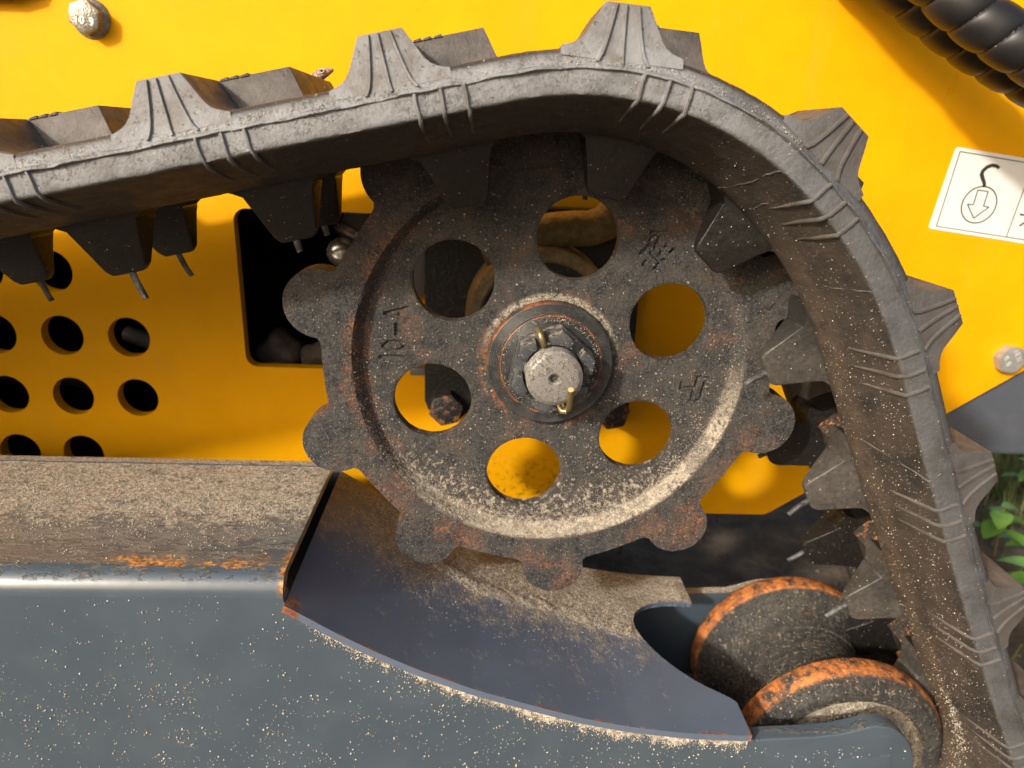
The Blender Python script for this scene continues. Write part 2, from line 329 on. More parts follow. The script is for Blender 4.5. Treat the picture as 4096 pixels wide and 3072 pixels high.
    n = b.n('ShaderNodeTexVoronoi'); b.link(b.P, n.inputs['Vector']); n.inputs['Scale'].default_value = 40
    c = b.n('ShaderNodeSeparateColor'); b.t.links.new(n.outputs['Color'], c.inputs[0])
    c1 = b.cmix(c.outputs[0], (.27, .23, .18, 1), (.68, .615, .515, 1)); c1 = b.cmix(b.op('GREATER_THAN', c.outputs[1], .97), c1, (.40, .22, .10, 1))
    M['sand'] = b.done(c1, .55, 0, None, .5)
make_materials()

# ------------------------------------------------------------------ object helpers
def tag(o, label=None, cat=None, group=None, kind=None):
    if label: o['label'] = label
    if cat: o['category'] = cat
    if group: o['group'] = group
    if kind: o['kind'] = kind
    return o
def thing(name, label, cat, loc=(0, 0, 0), group=None):
    o = bpy.data.objects.new(name, None); COL.objects.link(o); o.location = Vector(loc)*S
    o.empty_display_size = .02; o['_root'] = [c*S for c in loc]
    return tag(o, label, cat, group)
def root_loc(p):
    while p is not None and '_root' not in p: p = p.parent
    return Vector(p['_root']) if p is not None else Vector((0, 0, 0))
def mesh_from(name, verts, faces, mat, angle=35, smooth=True, fix=True):
    me = bpy.data.meshes.new(name); me.from_pydata([tuple(v) for v in verts], [], [tuple(int(i) for i in f) for f in faces])
    if fix:
        bm = bmesh.new(); bm.from_mesh(me); bmesh.ops.recalc_face_normals(bm, faces=bm.faces); bm.to_mesh(me); bm.free()
    if smooth:
        me.polygons.foreach_set('use_smooth', [True]*len(me.polygons))
        me.set_sharp_from_angle(angle=R(angle))
    me.materials.append(mat); me.update()
    return me
def part(name, verts, faces, mat, parent=None, angle=35, smooth=True, label=None, fix=True):
    """mesh in world working units -> object (child of parent)"""
    off = root_loc(parent)
    V = np.asarray(verts, float)*S - np.array(off)
    o = bpy.data.objects.new(name, mesh_from(name, V, faces, mat, angle, smooth, fix)); COL.objects.link(o)
    o.parent = parent
    if label: o['label'] = label
    return o
def bm_part(name, bm, mat, parent=None, angle=35, label=None):
    bmesh.ops.recalc_face_normals(bm, faces=bm.faces)
    bm.verts.ensure_lookup_table(); bm.verts.index_update()
    V = [v.co[:] for v in bm.verts]; F = [[v.index for v in f.verts] for f in bm.faces]; bm.free()
    return part(name, V, F, mat, parent, angle, True, label, False)
def prism_bm(poly, y0, y1, bev=0.0, seg=2, bm=None):
    """polygon in x,z extruded from y0 to y1, all edges rounded by bev"""
    own = bmesh.new()
    vs = [own.verts.new((x, y0, z)) for x, z in poly]; f = own.faces.new(vs)
    r = bmesh.ops.extrude_face_region(own, geom=[f])
    for v in r['geom']:
        if isinstance(v, bmesh.types.BMVert): v.co.y = y1
    bmesh.ops.recalc_face_normals(own, faces=own.faces)
    if bev: bmesh.ops.bevel(own, geom=own.edges[:], offset=bev, segments=seg, profile=.6, affect='EDGES', clamp_overlap=True)
    if bm is None: return own
    merge(bm, own); return bm
def merge(bm, other, mat=None):
    me = bpy.data.meshes.new('tmp'); other.to_mesh(me); other.free()
    if mat is not None: me.transform(mat)
    bm.from_mesh(me); bpy.data.meshes.remove(me)
def tube(path, rad, seg=12, cap=True, radf=None):
    P = [Vector(p) for p in path]; V = []; F = []
    t0 = (P[1]-P[0]).normalized(); ref = Vector((0, 1, 0)) if abs(t0.y) < .9 else Vector((1, 0, 0))
    u = t0.cross(ref).normalized(); n = len(P)
    for i, p in enumerate(P):
        t = (P[min(i+1, n-1)]-P[max(i-1, 0)]).normalized()
        u = (u - t*u.dot(t)).normalized(); v = t.cross(u)
        for k in range(seg):
            a = 2*math.pi*k/seg; r = rad if radf is None else radf(i, a)
            V.append(p + (u*math.cos(a)+v*math.sin(a))*r)
    for i in range(n-1):
        for k in range(seg):
            a = i*seg+k; b = i*seg+(k+1) % seg
            F.append((a, b, b+seg, a+seg))
    if cap:
        F.append(tuple(range(seg))[::-1]); F.append(tuple((n-1)*seg+k for k in range(seg)))
    return V, F
def lathe(prof, cx, cz, seg=96, a0=0.0):
    """profile of (r, y) turned about the y axis through cx, cz"""
    V = []; F = []; n = len(prof)
    for k in range(seg):
        a = a0+2*math.pi*k/seg
        for r, y in prof: V.append((cx+r*math.cos(a), y, cz+r*math.sin(a)))
    for k in range(seg):
        for i in range(n-1):
            a = k*n+i; b = ((k+1) % seg)*n+i
            F.append((a, a+1, b+1, b))
    return V, F
def pip(poly, pts):
    x, z = pts[:, 0], pts[:, 1]; ins = np.zeros(len(pts), bool); P = np.asarray(poly); n = len(P)
    for i in range(n):
        x1, z1 = P[i]; x2, z2 = P[(i+1) % n]
        c = (z1 > z) != (z2 > z)
        with np.errstate(divide='ignore', invalid='ignore'):
            ins ^= c & (x < (x2-x1)*(z-z1)/(z2-z1)+x1)
    return ins
def circle(cx, cz, r, n=48, a0=0.0): return [(cx+r*math.cos(a0+2*math.pi*k/n), cz+r*math.sin(a0+2*math.pi*k/n)) for k in range(n)]
def rrect(x0, z0, x1, z1, r, n=6):
    out = []
    for cx, cz, a in ((x1-r, z1-r, 0), (x0+r, z1-r, 90), (x0+r, z0+r, 180), (x1-r, z0+r, 270)):
        for k in range(n+1): out.append((cx+r*math.cos(R(a+90*k/n)), cz+r*math.sin(R(a+90*k/n))))
    return out
def triangulate(outer, holes, extra):
    """triangles inside outer and outside holes; returns points, faces, loops of boundary indices"""
    pts = []; edges = []; loops = []
    for lp in [outer]+holes:
        i0 = len(pts); n = len(lp); pts += [tuple(p) for p in lp]
        edges += [(i0+k, i0+(k+1) % n) for k in range(n)]; loops.append(list(range(i0, i0+n)))
    pts += [tuple(p) for p in extra]
    v, e, f, ov, oe, of = delaunay_2d_cdt([Vector(p) for p in pts], edges, [], 0, 1e-6)
    vv = np.array([p[:] for p in v]); ff = np.array([t[:] for t in f])
    c = vv[ff].mean(1); keep = pip(outer, c)
    for h in holes: keep &= ~pip(h, c)
    back = {}
    for i, o in enumerate(ov):
        for j in o: back[j] = i
    return vv, ff[keep], [[back[i] for i in lp] for lp in loops]
def plate(outer, holes, y0, y1, extra=(), front=None, ch=0.0):
    """plate in x,z with holes; front surface y0 (+front height function), back y1"""
    vv, ff, loops = triangulate(outer, holes, list(extra))
    n = len(vv); yf = np.full(n, y0, float)
    if front is not None: yf = yf+front(vv)
    V = [(p[0], yf[i], p[1]) for i, p in enumerate(vv)]+[(p[0], y1, p[1]) for p in vv]
    F = [tuple(t) for t in ff]+[tuple(t[::-1]+n) for t in ff]
    for lp in loops:
        m = len(lp)
        for k in range(m):
            a, b = lp[k], lp[(k+1) % m]; F.append((a, b, b+n, a+n))
    return V, F
def stroke_poly(pts, wd):
    """thin ribbon outline (closed polygon) around a polyline; wd number or list"""
    P = np.array(pts, float); n = len(P); W = np.full(n, wd) if np.isscalar(wd) else np.array(wd)
    T = np.zeros_like(P); T[1:-1] = P[2:]-P[:-2]; T[0] = P[1]-P[0]; T[-1] = P[-1]-P[-2]
    T /= np.linalg.norm(T, axis=1)[:, None]; N = np.c_[-T[:, 1], T[:, 0]]*W[:, None]/2
    return [tuple(p) for p in P+N]+[tuple(p) for p in (P-N)[::-1]]
def ribbon(bm, pts, wd, y0, y1, closed=False):
    """raised strip along a polyline"""
    P = [np.array(p, float) for p in pts]
    if closed: P = P+[P[0]]
    out = stroke_poly(P, wd); n = len(P)
    Vf = [bm.verts.new((x, y0, z)) for x, z in out]; Vb = [bm.verts.new((x, y1, z)) for x, z in out]; m = len(out)
    for i in range(n-1): bm.faces.new((Vf[i], Vf[i+1], Vf[m-2-i], Vf[m-1-i]))
    for i in range(m): bm.faces.new((Vf[i], Vf[(i+1) % m], Vb[(i+1) % m], Vb[i]))
GLYPH = {'1': [[(.25, .78), (.5, 1), (.5, 0)]], '0': [[(.5, 1), (.2, .8), (.1, .5), (.2, .2), (.5, 0), (.8, .2), (.9, .5), (.8, .8), (.5, 1)]],
         '9': [[(.85, .65), (.5, .42), (.15, .6), (.2, .9), (.5, 1), (.82, .88), (.85, .65), (.8, .25), (.55, 0), (.2, .08)]],
         '8': [[(.5, .53), (.2, .65), (.2, .9), (.5, 1), (.8, .9), (.8, .65), (.5, .53), (.15, .38), (.15, .1), (.5, 0), (.85, .1), (.85, .38), (.5, .53)]],
         '.': [[(.4, .02), (.6, .02)]], 'T': [[(.05, 1), (.95, 1)], [(.5, 1), (.5, 0)]], '-': [[(.1, .5), (.9, .5)]],
         'A': [[(0, 0), (.5, 1), (1, 0)], [(.2, .38), (.8, .38)]], 'H': [[(.1, 0), (.1, 1)], [(.9, 0), (.9, 1)], [(.1, .5), (.9, .5)]],
         'E': [[(.9, 1), (.1, 1), (.1, 0), (.9, 0)], [(.1, .52), (.7, .52)]], 'I': [[(.5, 0), (.5, 1)]], 'W': [[(0, 1), (.25, 0), (.5, .7), (.75, 0), (1, 1)]]}
def text_strokes(txt, cx, cz, h, wd, gap, ang):
    """centred strokes for txt; ang = rotation of the reading direction"""
    out = []; adv = [wd*.5 if c == '.' else wd for c in txt]; tot = sum(adv)+gap*(len(txt)-1); u = -tot/2
    ca, sa = math.cos(ang), math.sin(ang)
    for c, a in zip(txt, adv):
        for st in GLYPH[c]:
            out.append([(cx+(u+x*a)*ca-(y-.5)*h*sa, cz+(u+x*a)*sa+(y-.5)*h*ca) for x, y in st])
        u += a+gap
    return out

# ------------------------------------------------------------------ ground, soil
def ground():
    me = bpy.data.meshes.new('ground'); bm = bmesh.new()
    # one sheet to the horizon, with a fine uneven patch where the photograph sees it
    xs = np.concatenate([[-4000, -400, -60], np.linspace(-14, 24, 96), [60, 400, 4000]]); ys = np.concatenate([[-4000, -400, -60], np.linspace(-8, 30, 96), [60, 400, 4000]])
    G = []
    for y in ys:
        for x in xs:
            near = -14 <= x <= 24 and -8 <= y <= 30
            z = -5.12+(0.13*math.sin(x*1.3+y*.7)*math.sin(y*1.1-x*.4)+random.uniform(-.05, .05) if near else 0)
            G.append((x, y, z))
    n = len(xs); F = [(j*n+i, j*n+i+1, (j+1)*n+i+1, (j+1)*n+i) for j in range(len(ys)-1) for i in range(n-1)]
    o = part('ground', G, F, M['soil'], None, 60); tag(o, kind='structure'); o['label'] = 'brown bare soil under and beside the machine'
ground()

# ------------------------------------------------------------------ rubber track
def build_path():
    P = []
    s13, c13 = math.sin(R(13)), math.cos(R(13)); zb = -4.70; rl = 2.0; cz = zb+rl; cx = -((2.05-rl)-c13*cz)/s13
    for a in np.linspace(270, 103, 40)[1:]: P.append((cx+rl*math.cos(R(a)), cz+rl*math.sin(R(a))))
    x0 = P[-1]; x1 = (2.05*math.cos(R(103)), 2.05*math.sin(R(103)))
    for t in np.linspace(0, 1, 30)[1:-1]: P.append((x0[0]+(x1[0]-x0[0])*t, x0[1]+(x1[1]-x0[1])*t))
    for a in np.linspace(103, 52, 18): P.append((2.05*math.cos(R(a)), 2.05*math.sin(R(a))))
    for r, a in ((2.06, 44), (2.08, 36.5), (2.12, 28), (2.17, 19.5), (2.245, 11.2), (2.358, 3), (2.46, -2), (2.66, -9), (2.955, -16.3), (3.367, -23.2), (3.78, -28.05)):
        P.append((r*math.cos(R(a)), r*math.sin(R(a))))
    P.append((3.62, -2.31))
    for a in np.linspace(32, -90, 20):
        r = 1.28+.03*max(0, a)/32; P.append((2.75+r*math.cos(R(a)), -3.42+r*math.sin(R(a))))
    for t in np.linspace(0, 1, 40)[1:]: P.append((2.75+(cx-2.75)*t, zb))
    P = np.array(P); n = len(P); out = []
    for i in range(n):
        p0, p1, p2, p3 = P[i-1], P[i], P[(i+1) % n], P[(i+2) % n]
        d1, d2, d3 = [max(1e-6, np.linalg.norm(b-a)**.5) for a, b in ((p0, p1), (p1, p2), (p2, p3))]
        m1 = d2*((p1-p0)/d1-(p2-p0)/(d1+d2)+(p2-p1)/d2); m2 = d2*((p2-p1)/d2-(p3-p1)/(d2+d3)+(p3-p2)/d3)
        for t in np.linspace(0, 1, 8, endpoint=False):
            out.append((2*t**3-3*t**2+1)*p1+(t**3-2*t**2+t)*m1+(-2*t**3+3*t**2)*p2+(t**3-t**2)*m2)
    Q = np.array(out); D = np.r_[0, np.cumsum(np.linalg.norm(np.roll(Q, -1, 0)-Q, axis=1))]
    Qc = np.vstack([Q, Q[:1]]); s = np.linspace(0, D[-1], 1600, endpoint=False)
    Q = np.c_[np.interp(s, D, Qc[:, 0]), np.interp(s, D, Qc[:, 1])]
    for _ in range(6): Q = .25*np.roll(Q, 1, 0)+.5*Q+.25*np.roll(Q, -1, 0)
    T = np.roll(Q, -1, 0)-np.roll(Q, 1, 0); T /= np.linalg.norm(T, axis=1)[:, None]; N = np.c_[-T[:, 1], T[:, 0]]
    Nn = Q-.11*N; s = np.r_[0, np.cumsum(np.linalg.norm(np.roll(Nn, -1, 0)-Nn, axis=1))]
    return Q, T, N, s
PQ, PT, PN, PS = build_path(); PL = PS[-1]
def path_at(u):
    u = np.asarray(u) % PL
    f = lambda A: np.stack([np.interp(u, PS, np.r_[A[:, k], A[0, k]]) for k in (0, 1)], -1)
    n = f(PN); n = n/np.linalg.norm(n, axis=-1, keepdims=True)
    return f(PQ), np.stack([n[..., 1], -n[..., 0]], -1), n

NLUG = 35; PITCH = PL/NLUG; GUIDE0 = 14.83; LUGOFF = -.25
def vis(s): return 13.2 < s < 26.2
def track():
    root = thing('rubber_track', 'worn grey brown rubber crawler track wrapping over the toothed sprocket', 'rubber track', (2.75, 0, -5.08))
    # cross-section, front half then mirrored: (y, n)
    h = [(0, .100), (-.6, .100), (-1.17, .100), (-1.225, .098), (-1.250, .088), (-1.268, .068), (-1.279, .036), (-1.286, .017), (-1.303, .010), (-1.306, -.003), (-1.287, -.011), (-1.289, -.03), (-1.287, -.100), (-1.286, -.119), (-1.281, -.128), (-1.272, -.134), (-1.257, -.139), (-1.225, -.148),
         (-1.1, -.193), (-.95, -.235), (-.82, -.270), (-.72, -.298), (-.64, -.312), (-.56, -.315), (-.52, -.305), (-.495, -.283), (-.482, -.25), (-.475, -.02), (-.455, .03), (-.40, .045), (-.08, .055)]
    prof = h+[(-y, n) for y, n in h[::-1] if y != 0]
    m = len(prof); K = 1100
    u = np.linspace(0, PL, K, endpoint=False); q, t, nn = path_at(u); V = []
    jit = rng.normal(0, 1, (K, m))
    sm = lambda A: (np.roll(A, 1, 0)+A+np.roll(A, -1, 0))/3
    jl = sm(sm(rng.normal(0, 1, K)))*1.6; jn = sm(rng.normal(0, 1, K))
    for i in range(K):
        for k, (y, n) in enumerate(prof):
            if k in (8, 9): y = y-.006*jl[i]-.003*jn[i]; n = n+.006*jn[i]*.8
            elif 3 <= k <= 23: y = y+.0012*jit[i, k]; n = n+.0012*jit[i, k]
            V.append((q[i, 0]+nn[i, 0]*n, y, q[i, 1]+nn[i, 1]*n))
    F = [(i*m+k, i*m+(k+1) % m, ((i+1) % K)*m+(k+1) % m, ((i+1) % K)*m+k) for i in range(K) for k in range(m)]
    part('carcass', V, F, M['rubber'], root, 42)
    off = root_loc(root)
    def place(me_obj, s, first):
        o = me_obj if first else me_obj.copy()
        if not first: COL.objects.link(o); o.parent = root
        qq, tt, n2 = path_at(s)
        o.location = Vector((qq[0]*S, 0, qq[1]*S))-off; o.rotation_euler = (0, -math.atan2(tt[1], tt[0]), 0)
        return o
    def local(name, bm, mat, angle=40):
        bmesh.ops.recalc_face_normals(bm, faces=bm.faces); bm.verts.index_update()
        Vv = [v.co*S for v in bm.verts]; Ff = [[v.index for v in f.verts] for f in bm.faces]; bm.free()
        o = bpy.data.objects.new(name, mesh_from(name, Vv, Ff, mat, angle, True, False)); COL.objects.link(o); o.parent = root; return o
    # ---- tread lugs: edge block, wide middle block, far edge block (stepped across the width)
    FN = [.03, .055, .075, .10, .16, .325]; FYY = [1.280, 1.277, 1.270, 1.262, 1.250, 1.222]
    def block(bm, prof2, y0, y1, draft0, draft1, bev=.012):
        own = bmesh.new(); n = len(prof2); A = []; B = []
        top = max(z for _, z in prof2)
        for x, z in prof2:
            f = max(0, (z-.08)/(top-.08)); fy = float(np.interp(z, FN, FYY))
            A.append(own.verts.new((x, -fy if draft0 < 0 else y0+draft0*f, z))); B.append(own.verts.new((x, fy if draft1 < 0 else y1-draft1*f, z)))
        own.faces.new(A); own.faces.new(B[::-1])
        for i in range(n): own.faces.new((A[i], B[i], B[(i+1) % n], A[(i+1) % n]))
        bmesh.ops.recalc_face_normals(own, faces=own.faces)
        es = [e for e in own.edges if all(v.co.z > .2 for v in e.verts) or (abs(e.verts[0].co.y-e.verts[1].co.y) < .08 and min(v.co.z for v in e.verts) > .20)]
        bmesh.ops.bevel(own, geom=es, offset=bev, segments=2, profile=.5, affect='EDGES', clamp_overlap=True)
        merge(bm, own)
    def lugprof(c, wb, wt, top=.325):
        pts = [(-(wt+(wb-wt)*u), z) for u, z in ((1.0, .040), (.98, .090), (.84, .099), (.69, .110), (.54, .129), (.42, .157), (.32, .195), (.22, .24))]+[(-wt, top)]
        return [(c+x, z) for x, z in pts]+[(c-x, z) for x, z in pts[::-1]]
    bm = bmesh.new()
    block(bm, lugprof(0, .33, .118), -1.28, -.66, -1, .0)
    block(bm, lugprof(.235, .43, .32, .325), -.73, .62, .08, .06)
    block(bm, lugprof(.16, .30, .11), .58, 1.28, .0, -1)
    # worn mould steps along the top edge behind the edge block
    for k, x in enumerate((.125, .185, .25)):
        merge(bm, prism_bm([(x, .318), (x+.055, .318), (x+.05, .336), (x+.005, .330)], -.66, -.50, .003))
    # three mould ribs on the outer face of the edge block
    for (xt, xb) in ((-.065, -.135), (-.015, .0), (.052, .140)):
        rb = bmesh.new(); L = []
        for t in np.linspace(0, 1, 8):
            z = .03+(.318-.03)*t; x = xb+(xt-xb)*t**.6; y = -float(np.interp(z, FN, FYY))
            L.append([rb.verts.new((x-.013, y+.004, z)), rb.verts.new((x-.007, y-.016, z)), rb.verts.new((x+.007, y-.016, z)), rb.verts.new((x+.013, y+.004, z))])
        for a, b2 in zip(L[:-1], L[1:]):
            for k in range(3): rb.faces.new((a[k], a[k+1], b2[k+1], b2[k]))
        rb.faces.new(L[0]); rb.faces.new(L[-1][::-1]); merge(bm, rb)
    lug = local('tread_lug', bm, M['tread'], 48)
    # ---- guide lugs (front one, back one is its mirror image)
    def gprof():
        return [(-.30, .04), (-.30, -.18), (-.385, -.262), (-.365, -.296), (-.305, -.325), (-.245, -.375), (-.145, -.66), (-.108, -.70), (.108, -.70), (.145, -.66), (.205, -.42), (.222, -.365), (.25, -.328), (.30, -.298), (.31, -.26), (.24, -.18), (.24, .04)]
    def guide_bm(sg):
        own = bmesh.new(); P = gprof(); n = len(P); A = []; B = []
        for x, z in P:
            f = max(0.0, (-z-.27)/(.70-.27))
            A.append(own.verts.new((x, sg*(.545-.095*f), z))); B.append(own.verts.new((x, sg*(.185+.195*f), z)))
        own.faces.new(A); own.faces.new(B[::-1])
        for i in range(n): own.faces.new((A[i], B[i], B[(i+1) % n], A[(i+1) % n]))
        bmesh.ops.recalc_face_normals(own, faces=own.faces)
        es = [e for e in own.edges if max(v.co.z for v in e.verts) < -.36]
        bmesh.ops.bevel(own, geom=es, offset=.022, segments=3, profile=.5, affect='EDGES', clamp_overlap=True)
        return own
    gf = local('guide_lug', guide_bm(-1), M['guide']); gb = local('guide_lug', guide_bm(1), M['guide'])
    # ---- moulding nubs under the guide lugs (three different lengths and bends)
    def nub_bm(L, bend, r=.024):
        pth = [(bend*(t**1.6)*L, 0, -.69-L*t) for t in np.linspace(0, 1, 7)]
        Vn, Fn = tube(pth, r, 10, True, lambda i, a: r*(1-.12*i/6)*(1+.05*math.sin(3*a+i)))
        b2 = bmesh.new(); vs = [b2.verts.new(v) for v in Vn]
        for f in Fn: b2.faces.new([vs[i] for i in f])
        return b2
    nubs = [nub_bm(.20, .22), nub_bm(.18, .10), nub_bm(.09, .05)]
    nub_me = []
    for b2 in nubs:
        bmesh.ops.recalc_face_normals(b2, faces=b2.faces); b2.verts.index_update()
        nub_me.append(mesh_from('nub', [v.co*S for v in b2.verts], [[v.index for v in f.verts] for f in b2.faces], M['nub'], 40, True, False)); b2.free()
    # ---- steel core bars between the two guide lugs
    bm = bmesh.new(); merge(bm, prism_bm([(-.20, .06), (-.22, -.10), (-.14, -.25), (.14, -.25), (.22, -.10), (.20, .06)], -.20, .20, .02))
    core = local('core_bar', bm, M['rubber'])
    bm = bmesh.new(); merge(bm, prism_bm([(-.235, -.02), (-.245, -.10), (-.19, -.27), (-.17, -.25), (-.215, -.06)], -.06, .19, .01)); merge(bm, prism_bm([(.245, -.02), (.255, -.10), (.20, -.29), (.17, -.26), (.215, -.06)], .02, .19, .01))
    corer = local('core_edge', bm, M['core'])
    # ---- flex ribs on side wall and chamfer, three to a group
    bm = bmesh.new()
    line = [(-1.290, -.005), (-1.289, -.05), (-1.284, -.112), (-1.268, -.137), (-1.236, -.154), (-1.10, -.192), (-.97, -.229), (-.90, -.250)]
    for x0 in (-.135, 0, .135):
        L = []
        for k, (y, n) in enumerate(line):
            hgt = .017 if k < 6 else (.012 if k == 6 else .001); wd = .013 if k < 6 else .009
            j = random.uniform(-.006, .006)
            if k < 3: dy, dn = -hgt, 0
            elif k == 3: dy, dn = -hgt*.75, -hgt*.75
            else: dy, dn = -hgt*.27, -hgt*.96
            L.append([bm.verts.new((x0+j-wd, y, n)), bm.verts.new((x0+j-wd*.45, y+dy, n+dn)), bm.verts.new((x0+j+wd*.45, y+dy, n+dn)), bm.verts.new((x0+j+wd, y, n))])
        for a, b2 in zip(L[:-1], L[1:]):
            for k in range(3): bm.faces.new((a[k], a[k+1], b2[k+1], b2[k]))
        bm.faces.new(L[0]); bm.faces.new(L[-1][::-1])
    rib = local('flex_rib', bm, M['tread'], 60)
    nubsel = {0: (0, 1), 1: (0, 0), 2: (2, 2), 3: (None, None), 4: (None, 2), 5: (None, None), 6: (1, None), 7: (0, 2), 8: (0, 1)}
    def flash(u0, us, ys, hgt=.010):
        yy = np.array(ys); nv = np.interp(yy, [-1.306, -1.287, -1.286, -1.272, -1.225, -.72, -.64, -.5], [.0, -.011, -.119, -.134, -.148, -.298, -.312, -.307])
        nv = np.where(yy < -1.2869, np.interp(yy, [-1.2895, -1.2869], [-.02, -.11]), nv)
        q, tt, n2 = path_at(u0+np.array(us)); pts = [(q[i, 0]+n2[i, 0]*(nv[i]-.001), yy[i]-.001, q[i, 1]+n2[i, 1]*(nv[i]-.001)) for i in range(len(yy))]
        pp = []
        for a, b2 in zip(pts[:-1], pts[1:]):
            for w2 in (0, .25, .5, .75): pp.append(tuple(a[i]+(b2[i]-a[i])*w2+random.uniform(-.004, .004)*(i != 1) for i in range(3)))
        pp.append(pts[-1]); Vt, Ft = tube(pp, hgt, 6); part('flash_line', Vt, Ft, M['tread'], root, 80)
    flash(21.40, [0, .05, .10, .17, .20, .16], [-.60, -.80, -1.0, -1.20, -1.272, -1.2885], .008)
    flash(19.18, [.0, .02, .03, .01, .02], [-.62, -.80, -1.0, -1.15, -1.268], .007)
    flash(19.42, [.0, -.02, .02, .05, .03], [-.78, -.90, -1.05, -1.2, -1.268], .006)
    flash(20.14, [.0, .01, .02, .03], [-.90, -1.05, -1.2, -1.265], .008)
    first = True
    for k in range(NLUG):
        sg = (GUIDE0+(k-1)*PITCH) % PL
        place(lug, sg+LUGOFF, first)
        for o, side in ((gf, -1), (gb, 1)):
            g = place(o, sg, first)
            if vis(sg):
                idx = int(round((sg-GUIDE0)/PITCH))+1
                w2 = nubsel.get(idx, (0, 1))[0 if side < 0 else 1]
                if w2 is not None:
                    nb = bpy.data.objects.new('moulding_nub', nub_me[w2]); COL.objects.link(nb); nb.parent = g
                    nb.location = (random.uniform(-.05, .05)*S, side*.422*S, 0); nb.rotation_euler = (0, 0, random.uniform(-.6, .6))
        place(core, sg, first); place(corer, sg, first)
        if first or vis(sg): place(rib, sg, first)
        first = False
    return root
track()

